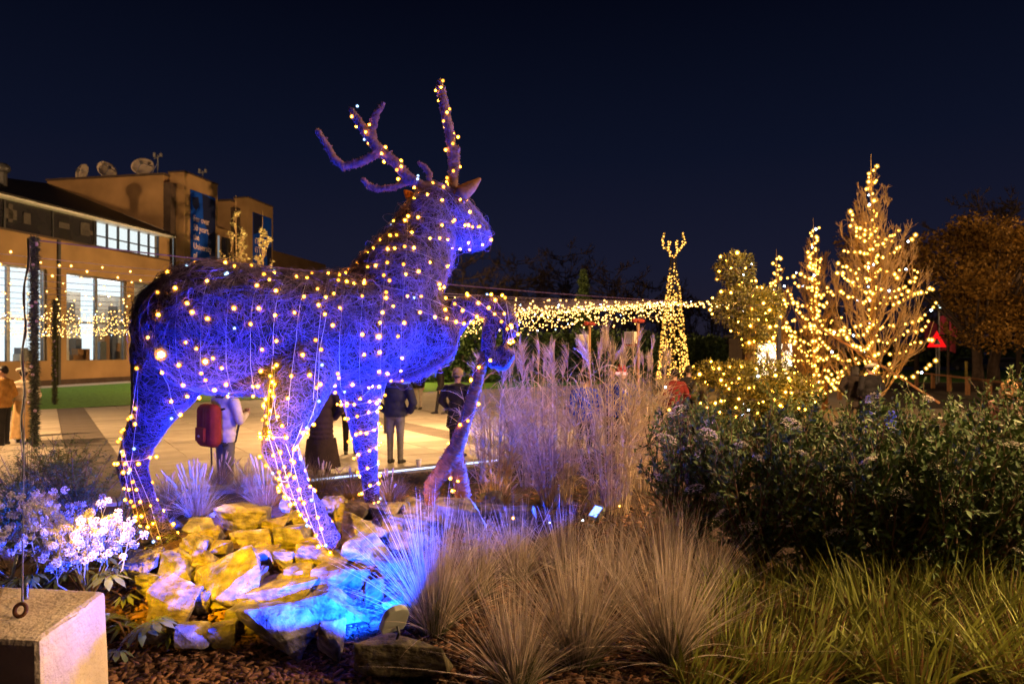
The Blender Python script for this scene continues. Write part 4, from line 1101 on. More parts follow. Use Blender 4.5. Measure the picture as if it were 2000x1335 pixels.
for k, (px, py, L) in enumerate(HK):
    c = bed_point(px, py); t = empty('forest_grass', c)
    tag(t, 'arching broad-bladed grass, ' + hk_lab[k], 'grass clump', 'broad-bladed grasses lower down the bed')
    ln = rng.normal(0, 0.25, 2)
    V_, F_ = tuft_geo(np.zeros(3), 190, L, 0.17, 0.6, 0.0165, 0.7, 7, ln); link('green_blades', mesh_np('green_blades', V_, F_), M['hakone'], t)
    V_, F_ = tuft_geo(np.zeros(3), 300, L * 0.8, 0.18, 0.7, 0.0055, 0.7, 6, ln); link('brown_blades', mesh_np('brown_blades', V_, F_), M['hakone_brown'], t)

# evergreen flowering shrubs
def shrub(px, py, h, w, lab, nst=26, heads=6, leaf=0.055, seed=0, name='flowering_shrub', lm=None):
    c = bed_point(px, py) if not isinstance(px, tuple) else np.array(px)
    t = empty(name, c); tag(t, lab, 'shrub', 'evergreen shrubs along the bed')
    az = rng.uniform(0, 2 * np.pi, nst); th = np.sqrt(rng.random(nst)) * 1.05
    d0 = np.stack([np.cos(az) * np.sin(th) * w / h * 1.25, np.sin(az) * np.sin(th) * w / h * 1.1, np.cos(th) * 0.75 + 0.25], -1)
    L = h * rng.uniform(0.75, 1.05, nst)
    tt = np.linspace(0, 1, 6)
    pts = L[:, None, None] * (d0[:, None] * tt[None, :, None] + np.concatenate([-d0[:, :2] * 0.25, np.zeros((nst, 1))], -1)[:, None] * (tt ** 2)[None, :, None])
    pts += rng.normal(0, 0.02, pts.shape) * tt[None, :, None]
    V_, F_ = tubes(pts, np.linspace(0.012, 0.003, 6)[None] * np.ones((nst, 1)), 4); link('stems', mesh_np('stems', V_, F_), M['stem'], t)
    # side shoots
    ns = nst * 13; k = rng.integers(0, nst, ns); f = rng.uniform(0.08, 1.0, ns) ; j = np.minimum((f * 5).astype(int), 4); ff = (f * 5 - j)[:, None]
    root = pts[k, j] * (1 - ff) + pts[k, j + 1] * ff
    sd = nrm(unit_dirs(ns, 0.5) + nrm(root) * 0.9); sl = rng.uniform(0.1, 0.26, ns)
    sp = root[:, None] + (sl[:, None, None] * sd[:, None]) * np.array([0, .5, 1])[None, :, None] + np.array([0, 0, 0.04]) * np.array([0, .3, 1])[None, :, None]
    V1, F1 = tubes(sp, np.array([[.004, .003, .0015]]) * np.ones((ns, 1)), 3)
    per = 14; m = ns * per
    kk = np.repeat(np.arange(ns), per); g = np.tile(np.linspace(0.1, 1.0, per), ns)
    lr = sp[kk, 0] * (1 - g[:, None]) + sp[kk, 2] * g[:, None]
    D = nrm(unit_dirs(m, 0.15) * 0.9 + sd[kk] * 0.8); N = nrm(unit_dirs(m, 1.2) - 0.0)
    Ll = leaf * rng.uniform(0.6, 1.25, m)
    V2, F2 = leaves(lr, D, N, Ll, Ll * rng.uniform(0.32, 0.5, m))
    link('twigs', mesh_np('twigs', V1, F1), M['stem'], t)
    link('foliage', mesh_np('foliage', V2, F2), lm or M['leaf_dark'], t)
    tips = sp[:, 2]
    if heads:
        front = tips[:, 1] < np.quantile(tips[:, 1], 0.5)
        cand = np.where(front & (tips[:, 2] > 0.2 * h))[0]
        for i in rng.choice(cand, min(heads, len(cand)), replace=False):
            q = 110; a = rng.uniform(0, 2 * np.pi, q); r = np.sqrt(rng.random(q)) * rng.uniform(0.05, 0.08)
            fc = np.stack([r * np.cos(a), r * np.sin(a), 0.03 - r * r * 5 + rng.normal(0, .003, q)], -1)
            tl = Matrix.Rotation(random.uniform(-.7, .7), 3, 'X') @ Matrix.Rotation(random.uniform(-.7, .7), 3, 'Y')
            fc = fc @ np.array(tl).T + tips[i]
            V_, F_ = balls(fc, rng.uniform(0.004, 0.0075, q), OCTV * np.array([1, 1, .6]), OCTF)
            link('flower_head', mesh_np('flower_head', V_, F_), M['flower'], t)
    return t
shrub(1350, 1075, 1.10, 0.58, 'flowering shrub at the end of the row next to the plumed grass', 30, 16, 0.048)
shrub(1480, 1110, 1.10, 0.62, 'dark shrub with several cream flower heads, second from the plumed grass', 30, 12, 0.05)
shrub(1610, 1130, 1.00, 0.65, 'dark leafy shrub below the lit spindle trees', 30, 3)
shrub(1740, 1140, 1.02, 0.65, 'dark leafy shrub below the blue box', 30, 4)
shrub(1870, 1150, 1.06, 0.68, 'dark shrub with a drooping spray of cream flowers', 32, 8)
shrub(1990, 1150, 1.16, 0.7, 'tall dark shrub at the picture edge with cream flower heads', 32, 10)
shrub(1540, 930, 1.0, 0.75, 'yellow-lit shrub under the cloud-pruned tree', 30, 0)
shrub(1680, 945, 0.98, 0.75, 'low evergreen shrub in the back row before the tan path', 30, 0)
shrub(1830, 955, 1.0, 0.8, 'evergreen shrub in the back row below the wooden stake', 30, 2)
shrub(1395, 925, 1.0, 0.65, 'evergreen shrub in the back row with a few fairy lights', 28, 2)
shrub(1975, 985, 1.28, 0.62, 'pointed evergreen shrub before the blurred walker', 30, 2)
shrub(2080, 1060, 1.2, 0.7, 'dark shrub cut off by the picture edge', 28, 2)

# ferny shrubs on the left (fine pinnate leaves)
def ferny(px, py, h, w, lab, n=34):
    c = bed_point(px, py); t = empty('ferny_shrub', c); tag(t, lab, 'shrub', 'ferny shrubs left of the deer')
    az = rng.uniform(0, 2 * np.pi, n); th = np.sqrt(rng.random(n)) * 0.9; d0 = np.stack([np.cos(az) * np.sin(th) * w / h * 1.3, np.sin(az) * np.sin(th) * w / h * 1.3, np.cos(th)], -1); L = h * rng.uniform(.6, 1.05, n)
    tt = np.linspace(0, 1, 5); pts = L[:, None, None] * d0[:, None] * tt[None, :, None]
    V_, F_ = tubes(pts, np.linspace(.007, .002, 5)[None] * np.ones((n, 1)), 4); link('stems', mesh_np('stems', V_, F_), M['stem'], t)
    m = n * 10; k = rng.integers(0, n, m); f = rng.uniform(.3, 1, m)[:, None]
    root = L[k][:, None] * d0[k] * f; fd = nrm(unit_dirs(m, 0.35) + d0[k] * .5); fl_ = rng.uniform(.12, .24, m)
    per = 16; kk = np.repeat(np.arange(m), per); g = np.tile(np.linspace(.12, 1, per), m); sd = np.tile(np.array([1, -1] * (per // 2)), m)[:, None]
    sidev = nrm(np.cross(fd, np.array([0, 0, 1.0])))[kk]
    pos = root[kk] + fd[kk] * (fl_[kk] * g)[:, None] + np.array([0, 0, -1.0]) * (fl_[kk] * 0.25 * g ** 2)[:, None]
    D = nrm(fd[kk] * .7 + sidev * sd + rng.normal(0, .15, (m * per, 3)))
    Ll = rng.uniform(.03, .055, m * per) * (1.15 - 0.6 * g)
    V_, F_ = leaves(pos, D, np.array([0, 0, 1.0]) + rng.normal(0, .3, (m * per, 3)), Ll, Ll * .26); link('foliage', mesh_np('foliage', V_, F_), M['leaf_fern'], t)
ferny(55, 1000, 0.78, .5, 'green ferny shrub at the picture edge before the couple')
ferny(150, 1010, 0.70, .5, 'ferny shrub turned blue by a hidden floodlight', 36)
ferny(115, 960, 0.72, .5, 'ferny shrub at the foot of the garland post')
ferny(10, 1060, 0.62, .4, 'low ferny shrub behind the white flowers')
def twiggy(px, py, h, lab):
    c = bed_point(px, py); t = empty('twiggy_shrub', c); tag(t, lab, 'shrub')
    n = 60; d0 = nrm(unit_dirs(n, 1.3)); d0[:, 2] = np.abs(d0[:, 2]); L = h * rng.uniform(.5, 1.1, n)
    pts = L[:, None, None] * d0[:, None] * np.linspace(0, 1, 5)[None, :, None] + rng.normal(0, .012, (n, 5, 3))
    V_, F_ = tubes(pts, np.linspace(.004, .0012, 5)[None] * np.ones((n, 1)), 3); link('twigs', mesh_np('twigs', V_, F_), M['stem'], t)
    m = 1500; k = rng.integers(0, n, m); f = rng.uniform(.25, 1, m)[:, None]; root = L[k][:, None] * d0[k] * f
    Ll = rng.uniform(.02, .04, m); V_, F_ = leaves(root, unit_dirs(m, .4), unit_dirs(m, .8), Ll, Ll * .3); link('foliage', mesh_np('foliage', V_, F_), M['leaf_fern'], t)
twiggy(235, 1095, .55, 'twiggy dusky shrub behind the bent hind leg')

# fatsia: big palmate leaves and white ball-shaped flower heads
def fatsia(loc, lab, nheads, nleaf, w, h, seed):
    rs = random.Random(seed)
    t = empty('fatsia_shrub', loc); tag(t, lab, 'shrub', 'white flowering shrubs left of the rocks')
    st = MB()
    for i in range(nleaf):
        a = rs.uniform(0, 6.28); r = w * rs.uniform(.35, 1.0); z = h * rs.uniform(.15, .85)
        c = Vector((r * math.cos(a), r * math.sin(a) * .8, z))
        st.tube([(0, 0, 0), c * .6 + Vector((0, 0, .05)), c], [.006, .005, .004], 5)
        out = Vector((math.cos(a), math.sin(a), .15)).normalized()
        lb = MB(); nl = 8; R_ = rs.uniform(.09, .15)
        side = out.cross(Vector((0, 0, 1))).normalized(); upv = side.cross(out)
        lb.add([c], [])
        prev = None
        for q in range(nl):
            an = -2.1 + 4.2 * q / (nl - 1)
            dv = out * math.cos(an) + side * math.sin(an)
            pv = side * math.cos(an) - out * math.sin(an)
            ll = R_ * (1.0 - 0.28 * abs(an) / 2.1)
            drop = -0.02 - 0.04 * rs.random()
            base = len(lb.v)
            lb.v += [tuple(c), tuple(c + dv * ll * .35 + pv * ll * .10 + upv * .006), tuple(c + dv * ll * .7 + pv * ll * .15 + Vector((0, 0, drop * .4))), tuple(c + dv * ll + Vector((0, 0, drop))), tuple(c + dv * ll * .7 - pv * ll * .15 + Vector((0, 0, drop * .4))), tuple(c + dv * ll * .35 - pv * ll * .10 + upv * .006), tuple(c + dv * ll * .6 - upv * .006)]
            lb.f += [(base, base + 1, base + 6), (base + 1, base + 2, base + 6), (base + 2, base + 3, base + 6), (base + 3, base + 4, base + 6), (base + 4, base + 5, base + 6), (base + 5, base, base + 6)]
        lb.build('leaf', M['leaf_fatsia'], t, smooth=True)
    st.build('stems', M['stem'], t)
    for i in range(nheads):
        a = rs.uniform(0, 6.28); r = w * math.sqrt(rs.random()); c = Vector((r * math.cos(a), r * math.sin(a) * .8, h * rs.uniform(.55, .95)))
        hd = MB(); parts = []
        top = c + Vector((rs.uniform(-.05, .05), rs.uniform(-.05, .05), rs.uniform(.14, .24)))
        hd.tube([c * .5, c, top], [.004, .0035, .003], 5); nfl = 40
        for q in range(rs.randint(9, 14)):
            f = rs.uniform(.15, 1); s0_ = c.lerp(top, f)
            dv = Vector((rs.gauss(0, 1), rs.gauss(0, 1), rs.uniform(.1, 1))).normalized() * rs.uniform(.055, .11)
            e_ = s0_ + dv
            hd.tube([s0_, e_], .0014, 4)
            dirs = unit_dirs(nfl)
            pts = np.array(e_)[None, None] + dirs[:, None] * np.array([0.003, rs.uniform(.017, .024)])[None, :, None]
            parts.append(tubes(pts, np.array([[.0006, .0007]]) * np.ones((nfl, 1)), 3))
            parts.append(balls(pts[:, 1], .0042, OCTV, OCTF))
        o = hd.build('flower_head', M['flower_stalk'], t)
        V_, F_ = cat_vf(parts); tag(link('florets', mesh_np('florets', V_, F_), M['flower_white'], o), kind='stuff')
    return t
fatsia(P(60, 1165, 3.7), 'white ball-flowered shrub behind the concrete block', 12, 13, .40, .30, 1)
fatsia(P(172, 1175, 3.75), 'white ball-flowered shrub leaning over the rocks', 11, 12, .25, .26, 2)
fatsia(P(120, 1110, 4.4), 'yellow-leaved shrub with white balls by the small blue light', 5, 16, .32, .32, 3)
fatsia(P(262, 1275, 3.45), 'low shrub with big leaves between the concrete block and the rocks', 0, 12, .22, .24, 4)
fatsia(P(20, 1120, 4.2), 'white ball-flowered shrub at the picture edge', 7, 9, .32, .30, 5)
# ------------------------------------------------------------------ trees and light displays
M['bark'] = mat('bark', (0.30, 0.20, 0.09), 0.9, 0.35, 15, 0.4, 40)
M['bark_dark'] = mat('bark_dark', (0.05, 0.035, 0.028), 0.9, 0.35, 6)
M['autumn'] = mat('autumn', (0.20, 0.11, 0.02), 0.7, 0.4, 1.5, island=0.5, trans=0.2)
M['topiary'] = mat('topiary', (0.20, 0.19, 0.04), 0.6, 0.3, 5, island=0.4)
M['pale_leaf'] = mat('pale_leaf', (0.42, 0.36, 0.15), 0.7, 0.3, 2, island=0.4)
M['fl_warm'] = emit('fl_warm', (1.0, 0.40, 0.05), 48)
M['fl_topiary'] = emit('fl_topiary', (1.0, 0.38, 0.03), 150)
M['fl_cone'] = emit('fl_cone', (1.0, 0.42, 0.08), 15)
M['fl_white'] = emit('fl_white', (0.62, 0.78, 1.0), 20)
M['fl_canopy'] = emit('fl_canopy', (1.0, 0.55, 0.16), 22)
M['cable_dark'] = mat('cable_dark', (0.10, 0.08, 0.10), 0.5, 0.2, 10)

def branches_from(root, dr, L, n, spread, k=4, up=0.25):
    """n shoots from given roots (m,3) with directions"""
    m = len(root); r = np.repeat(root, n, 0) ; d = np.repeat(dr, n, 0)
    dd = nrm(d + rng.normal(0, spread, d.shape) + np.array([0, 0, up])); LL = np.repeat(L, n) * rng.uniform(.5, 1.1, m * n)
    tt = np.linspace(0, 1, k)
    pts = r[:, None] + LL[:, None, None] * (dd[:, None] * tt[None, :, None] + np.array([0, 0, up * .5])[None, None] * (tt ** 2)[None, :, None])
    pts += rng.normal(0, .03, pts.shape) * (LL[:, None, None]) * tt[None, :, None]
    return pts, LL
def spindle_env(f): return np.where(f < .38, .22 + .78 * np.sin(np.clip(f / .38, 0, 1) * np.pi / 2), np.clip((1 - f) / .62, 0, 1) ** .8)
def round_env(f): return np.clip(np.sin(np.clip((f - .12) / .9, 0, 1) * np.pi), 0, 1) ** .55
def spindle_tree(name, loc, h, w, lab, n1=60, trunk_r=.09, m=None, grp=None, spread=.25, start=.06, twigs=5, tw=0.006, dens=3, env=spindle_env, trunk_top=1.0):
    t = empty(name, loc); tag(t, lab, 'tree', grp)
    m = m or M['bark']
    tz = np.linspace(0, 1, 10); tp = np.stack([.04 * np.sin(tz * 5), .03 * np.cos(tz * 4), tz * h * trunk_top], -1)
    V_, F_ = tubes(tp[None], (trunk_r * (1 - tz) ** .8 + .008)[None], 8); link('trunk', mesh_np('trunk', V_, F_), m, t, True)
    f = start + (.88 - start) * rng.random(n1) ** 1.3
    fe = f + (1 - f) * rng.uniform(.22, .52, n1)
    az = rng.uniform(0, 2 * np.pi, n1); hd = np.stack([np.cos(az), np.sin(az), np.zeros(n1)], -1)
    root = np.stack([np.zeros(n1), np.zeros(n1), f * h], -1)
    rad = env(fe) * w * .5 * rng.uniform(.55, 1.0, n1); rise = (fe - f) * h
    tt = np.linspace(0, 1, 6)
    pts = root[:, None] + hd[:, None] * (rad[:, None] * (1 - (1 - tt) ** 1.7)[None])[:, :, None] + np.array([0, 0, 1.0]) * (rise[:, None] * (tt ** 1.25)[None])[:, :, None]
    L1 = np.sqrt(rad ** 2 + rise ** 2)
    pts += rng.normal(0, .018, pts.shape) * L1[:, None, None] * tt[None, :, None]
    parts = [tubes(pts, (trunk_r * .30 * (1 - .75 * tt))[None] * (L1 / L1.max())[:, None] ** .5, 5)]
    j = rng.integers(1, 5, n1 * dens); k = np.repeat(np.arange(n1), dens); r2 = pts[k, j]; d2 = nrm(pts[k, j + 1] - pts[k, j])
    p2, L2 = branches_from(r2, d2, L1[k] * .30, 2, spread, 4, .15)
    parts.append(tubes(p2, np.array([[tw * 1.6, tw * 1.4, tw, tw * .6]]) * np.ones((len(p2), 1)), 4))
    r3 = p2[:, 2]; d3 = nrm(p2[:, 3] - p2[:, 2])
    p3, L3 = branches_from(r3, d3, L2 * .6, twigs, spread * 1.3, 3, .12)
    parts.append(tubes(p3, np.array([[tw, tw * .7, tw * .4]]) * np.ones((len(p3), 1)), 3))
    V_, F_ = cat_vf(parts); link('crown', mesh_np('crown', V_, F_), m, t)
    return t, pts, p2, p3
M['halo_gold'] = halo_shell('halo_gold', (1.0, 0.46, 0.05), 1.5, 0.32)
M['halo_topiary'] = halo_shell('halo_topiary', (1.0, 0.44, 0.05), 1.6, 0.32)
def bulbs_mesh(C, r, m, cap=None, cr=1.9):  # cap: emissive halo shell drawn round each core
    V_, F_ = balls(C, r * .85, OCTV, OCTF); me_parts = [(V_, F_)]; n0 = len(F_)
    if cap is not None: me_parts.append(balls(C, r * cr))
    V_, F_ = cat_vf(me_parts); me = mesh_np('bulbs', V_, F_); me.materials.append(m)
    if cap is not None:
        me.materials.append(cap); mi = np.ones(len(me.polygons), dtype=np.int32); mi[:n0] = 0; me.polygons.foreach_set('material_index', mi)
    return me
def string_on(name, path_list, spacing, r, label, cat='light string', grp='light strings in the trees', bm=None, drop=0.0, wire=0.006, cool=.05, jit=.03, cm=None, cap='gold'):
    """one light string: its cable is the top-level mesh, the bulbs one joined part"""
    cap = M['halo_gold'] if cap == 'gold' else cap
    segs_, C = [], []
    for path in path_list:
        path = np.asarray(path, float)
        L = np.concatenate([[0], np.cumsum(np.linalg.norm(np.diff(path, axis=0), axis=1))])
        n = max(2, int(L[-1] / spacing)); s = np.linspace(0, L[-1], n)
        q = np.stack([np.interp(s, L, path[:, i]) for i in range(3)], -1)
        segs_.append(tubes(q[None], np.full((1, n), wire), 3))
        b = q + rng.normal(0, jit, q.shape); b[:, 2] -= rng.uniform(0, 1, n) * drop
        C.append(b)
    V_, F_ = cat_vf(segs_); o = link(name, mesh_np(name, V_, F_), cm or M['cable_dark']); tag(o, label, cat, grp)
    C = np.concatenate(C); cl = rng.random(len(C)) < cool
    for sel, mm in ((~cl, bm or M['fl_warm']), (cl, M['fl_white'])):
        if sel.sum():
            tag(link('bulbs', bulbs_mesh(C[sel], r * rng.uniform(.6, 1.15, sel.sum()), mm, cap if mm is not M['fl_white'] else None), None, o), kind='stuff')
    return o
def tree_strings(loc, h, w, lab, n_g, r, spacing, trunk_turns=10, rr=.12, hmax=.95, h0=.04):
    loc = np.array(loc)
    a = np.linspace(0, trunk_turns * 2 * np.pi, 260); z = np.linspace(h0 * h, h * hmax, 260)
    paths = [np.stack([np.cos(a) * rr, np.sin(a) * rr, z], -1) + loc]
    for i in range(n_g):
        f0 = .10 + .66 * (i + random.random() * .8) / n_g
        az = (math.pi if i % 2 else 0) + random.gauss(0, .55); ro = float(spindle_env(np.array(f0 + .05))) * w * .5 * random.uniform(.75, 1.0)
        q = np.linspace(0, 1, 16); wv = random.uniform(.0, .10)
        rise = random.uniform(-.02, .09) * h
        zz = f0 * h + rise * q - wv * h * .5 * np.sin(q * np.pi) + .05 * np.sin(q * 11 + i)
        paths.append(np.stack([np.cos(az) * ro * q + .05 * np.cos(q * 14), np.sin(az) * ro * q, zz], -1) + loc)
    string_on('light_string', paths, spacing, r, lab)
big = P(1703, 800, 20); big.z = 0
t_, pts_, _, _ = spindle_tree('spindle_tree', big, 7.9, 3.6, 'largest bare spindle-shaped tree wound with golden lights', 95, .10, grp='bare trees wound with lights', start=.06, twigs=5, tw=.009)
tree_strings(big, 7.9, 3.9, 'golden light string winding through the largest spindle tree', 26, .040, .13, 16)
med = P(1590, 800, 24); med.z = 0
t_, pts_, _, _ = spindle_tree('spindle_tree', med, 6.8, 2.6, 'middle-sized bare tree wound with golden lights, left of the largest', 60, .09, grp='bare trees wound with lights', start=.06, tw=.009)
tree_strings(med, 6.8, 2.8, 'golden light string winding through the middle-sized bare tree', 22, .045, .14, 16)
sml = P(1518, 800, 26); sml.z = 0
t_, pts_, _, _ = spindle_tree('spindle_tree', sml, 6.0, 1.7, 'slim bare tree with lights just behind the cloud-pruned tree', 40, .08, grp='bare trees wound with lights', start=.08, tw=.009)
tree_strings(sml, 6.0, 1.9, 'golden light string winding through the slim bare tree', 14, .045, .15, 14)
# stake of the largest tree
sk = MB().tube([P(1600, 640, 19.6), P(1735, 722, 19.4), P(1835, 787, 18.9)], .035, 6).build('tree_stake', M['wood']); tag(sk, 'slanting orange-brown wooden stake bracing the largest lit tree', 'tree stake')

# cloud-pruned conifer close behind the shrubs
tl = P(1480, 930, 9.0); tl.z = float(G(tl.x, tl.y))
top_ = empty('topiary_tree', tl); tag(top_, 'cloud-pruned conifer of stacked foliage pads hung with lights', 'tree')
CL = [(1436, 527, 37, 36, 9.0), (1452, 552, 22, 16, 9.0), (1440, 602, 50, 40, 8.9), (1492, 598, 40, 38, 9.1), (1474, 640, 42, 26, 9.0), (1470, 675, 20, 20, 9.0), (1384, 728, 34, 24, 8.8), (1428, 738, 52, 34, 8.8), (1490, 738, 58, 38, 8.9), (1552, 764, 50, 30, 8.9), (1470, 778, 58, 26, 8.7), (1405, 805, 40, 20, 8.7), (1520, 800, 60, 24, 8.8)]
stt = MB(); stt.tube([(0, 0, 0), P(1478, 800, 9) - tl, P(1462, 700, 9) - tl, P(1470, 620, 9) - tl, P(1440, 545, 9) - tl], [.07, .06, .05, .04, .02], 8)
for x, y, rx, ry, dd in CL: stt.tube([P(1470, y + 45, 9) - tl, P(x, y, dd) - tl], [.03, .015], 6)
stt.build('trunk', M['bark'], top_, smooth=True)
lp = []
for x, y, rx, ry, dd in CL:
    c = np.array(P(x, y, dd) - tl); n = int(rx * ry * 1.3)
    u = unit_dirs(n); rad = np.array([rx, (rx + ry) / 2, ry]) * dd / FPX
    rr_ = (rng.random(n) ** .35)[:, None] * (1 + .13 * np.sin(u[:, :1] * 6 + 1) * np.sin(u[:, 2:] * 7))
    pos = c + u * rad * rr_; Ll = rng.uniform(.035, .065, n)
    V_, F_ = leaves(pos, nrm(u + rng.normal(0, .6, u.shape)), unit_dirs(n, .8), Ll, Ll * .38)
    link('foliage_pad', mesh_np('foliage_pad', V_, F_), M['topiary'], top_)
    a = np.linspace(0, 2 * np.pi * 1.7, 22); z = np.linspace(-.6, .8, 22); q = np.sqrt(1 - z ** 2)
    lp.append(np.stack([np.cos(a) * q, np.sin(a) * q, z], -1) * rad * 1.04 + c + np.array(tl))
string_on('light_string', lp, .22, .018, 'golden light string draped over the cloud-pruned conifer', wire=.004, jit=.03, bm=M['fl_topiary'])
string_on('light_string', [[P(1305, 760, 7.2), P(1312, 780, 7.1), P(1300, 800, 7.0)], [P(1395, 800, 7.2), P(1460, 803, 7.2)]], .14, .015, 'loose golden light string trailing over the back-row shrubs', wire=.003, cool=.2)
string_on('light_string', [[P(1000, 1016, 5.3), P(1060, 1014, 5.35), P(1110, 1024, 5.4), P(1150, 1008, 5.5), P(1210, 990, 5.5)]], .2, .010, 'loose golden light string lying on the ground by the blue floodlight', wire=.003, cool=.15, jit=.01)

# tall light cone with antlers on top
cz = P(1315, 800, 28); cz.z = 0
cone = empty('light_cone', cz); tag(cone, 'tall slender cone of golden lights crowned with lit antlers', 'light cone')
Hc = 6.0
fr = MB()
for k in range(10):
    a = k * 2 * math.pi / 10; fr.tube([(.78 * math.cos(a), .78 * math.sin(a), .2), (.10 * math.cos(a), .10 * math.sin(a), Hc)], .015, 5)
for z in np.linspace(.3, Hc, 9):
    r = .10 + (.68) * (1 - z / Hc) ** .9
    fr.tube([(r * math.cos(a), r * math.sin(a), z) for a in np.linspace(0, 2 * math.pi, 17)], .012, 5, cap=False)
fr.build('frame', M['dark_metal'], cone)
n = 800; z = .6 + (Hc - .6) * (1 - np.sqrt(1 - rng.random(n) * .998)); a = rng.uniform(0, 2 * np.pi, n)
z = np.sort(z); r = .09 + .70 * (1 - z / Hc) ** .95
C = np.stack([r * np.cos(a), r * np.sin(a), z], -1)
tag(link('bulbs', bulbs_mesh(C, .021 * rng.uniform(.7, 1.2, n), M['fl_cone'], M['halo_gold']), None, cone), kind='stuff')
al = []
for s in (-1, 1):
    main = [(s * .05, 0, Hc), (s * .18, 0, Hc + .25), (s * .38, 0, Hc + .42), (s * .44, 0, Hc + .7), (s * .36, 0, Hc + .98)]
    tn = [(s * .22, 0, Hc + .3), (s * .14, 0, Hc + .55), (s * .16, 0, Hc + .68)]
    am = MB().tube(main, .02, 5).tube(tn, .015, 5); am.build('antler', M['dark_metal'], cone)
    for p in (main, tn):
        p = np.array(p); L = np.concatenate([[0], np.cumsum(np.linalg.norm(np.diff(p, axis=0), axis=1))]); s_ = np.arange(0, L[-1], .06)
        al.append(np.stack([np.interp(s_, L, p[:, i]) for i in range(3)], -1) + rng.normal(0, .025, (len(s_), 3)))
C = np.concatenate(al); tag(link('antler_bulbs', bulbs_mesh(C, np.full(len(C), .026), M['fl_cone'], M['halo_gold']), None, cone), kind='stuff')

# canopy of hanging light strings fanning out from the cone
HUB = np.array([cz.x, cz.y, CAM_H + (687 - 588) / FPX * 28])
def sag(a, b, s, n=60):
    t = np.linspace(0, 1, n)[:, None]; q = a * (1 - t) + b * t; q[:, 2] -= 4 * s * (t * (1 - t))[:, 0]; return q
k = 0
for py, d, sg, sp, dr in [(468, 15, .15, 0, 0), (482, 15.5, .3, .6, .15), (500, 16.5, .3, .6, .25), (517, 18, .32, .6, .25), (533, 20, .33, .6, .3), (548, 22, .33, .6, .3), (562, 24.5, .34, .55, .3), (575, 27, .34, .5, .3), (586, 30, .35, .42, .3),
                        (596, 33, .35, .30, .5), (604, 36, .4, .16, .3), (609, 38, .4, .16, .3), (614, 40, .4, .16, .3), (619, 41, .45, .18, .5), (627, 42, .45, .18, .5), (640, 43, .4, .16, .3), (646, 43.5, .4, .15, .25), (652, 44, .4, .15, .25)]:
    px = 62 if py == 468 else -120
    a = np.array(P(px, py, d)); path = sag(a, HUB, sg)
    lab = ['bare violet cable from the garland post top to the light cone'][0] if sp == 0 else 'long canopy string of hanging golden bulbs, number'
    names = ['highest', 'second highest', 'third', 'fourth', 'fifth', 'sixth', 'seventh', 'eighth', 'ninth', 'tenth', 'eleventh', 'twelfth', 'thirteenth', 'fourteenth', 'fifteenth', 'sixteenth', 'lowest']
    if sp == 0:
        V_, F_ = tubes(path[None], np.full((1, 60), .018), 5); o = link('canopy_cable', mesh_np('canopy_cable', V_, F_), mat('violet_line', (.16, .10, .25), .5)); tag(o, lab, 'cable')
        continue
    string_on('canopy_string', [path], sp, .028 if sp > .4 else .025, '%s of the golden light strings running from the picture edge to the cone' % names[k], grp='canopy light strings', bm=M['fl_canopy'], drop=dr, wire=.012, cool=.06, jit=.05, cm=mat('canopy_wire%d' % k, (.40, .32, .42), .5)); k += 1
for q, (px, py, d) in enumerate([(1420, 580, 27), (1440, 590, 31), (1450, 584, 24)]):
    string_on('canopy_string', [sag(HUB, np.array(P(px, py, d)), .08, 20)], .16, .032, 'short golden light string from the cone toward the topiary, %s' % ['nearest', 'farthest', 'highest'][q], grp='canopy light strings', bm=M['fl_canopy'], drop=.15, wire=.008, cm=M['cable_dark'])
# far side of the canopy, behind the deer's head
for q in range(6):
    a = np.array(P(760 - q * 30, 612 + q * 7, 44 + q)); string_on('canopy_string', [sag(a, HUB, .22)], .2, .025, 'low back string of the light canopy, %s from the top' % ['first', 'second', 'third', 'fourth', 'fifth', 'last'][q], grp='canopy light strings', bm=M['fl_canopy'], drop=.8, wire=.008, cool=.05, jit=.05, cm=M['cable_dark'])

# posts dressed with tinsel garland
M['tinsel'] = mat('tinsel', (0.07, 0.08, 0.06), 0.5, 0.4, 10, island=.5)
def garland_post(px, d, ztop, r, lab, n, m):
    b = P(px, 800, d); b.z = 0; t = empty('garland_post', b); tag(t, lab, 'post')
    MB().tube([(0, 0, 0), (0, 0, ztop)], r * .55, 8).build('pole', M['dark_metal'], t)
    a = np.arange(n) * .37; z = np.linspace(.05, ztop, n); hd = np.stack([np.cos(a), np.sin(a), np.zeros(n)], -1)
    base = hd * r * .5 + np.stack([np.zeros(n), np.zeros(n), z], -1)
    V_, F_ = blades(base, nrm(hd + rng.normal(0, .5, (n, 3))), np.zeros((n, 3)), r * rng.uniform(.5, 1.2, n), np.full(n, r * .22), 3, .6)
    tag(link('tinsel_garland', mesh_np('tinsel_garland', V_, F_), m, t), kind='stuff')
    for i in range(16):
        z_ = random.uniform(.8, ztop); a_ = random.uniform(3.6, 5.8)
        MB().ball((r * 1.0 * math.cos(a_), r * 1.0 * math.sin(a_), z_), .035).build('bauble', mat('bauble', (.30, .20, .32), .3, .1, 5, spec=.6), t, smooth=True)
    return t
garland_post(67, 15, CAM_H + (687 - 462) / FPX * 15, .095, 'thick post wrapped in dark tinsel garland with violet top', 4200, M['tinsel'])
garland_post(107, 27, CAM_H + (687 - 585) / FPX * 27, .10, 'thinner garland post farther back before the lit window', 2200, mat('tinsel_green', (.09, .10, .03), .6, .4, 10, island=.5))

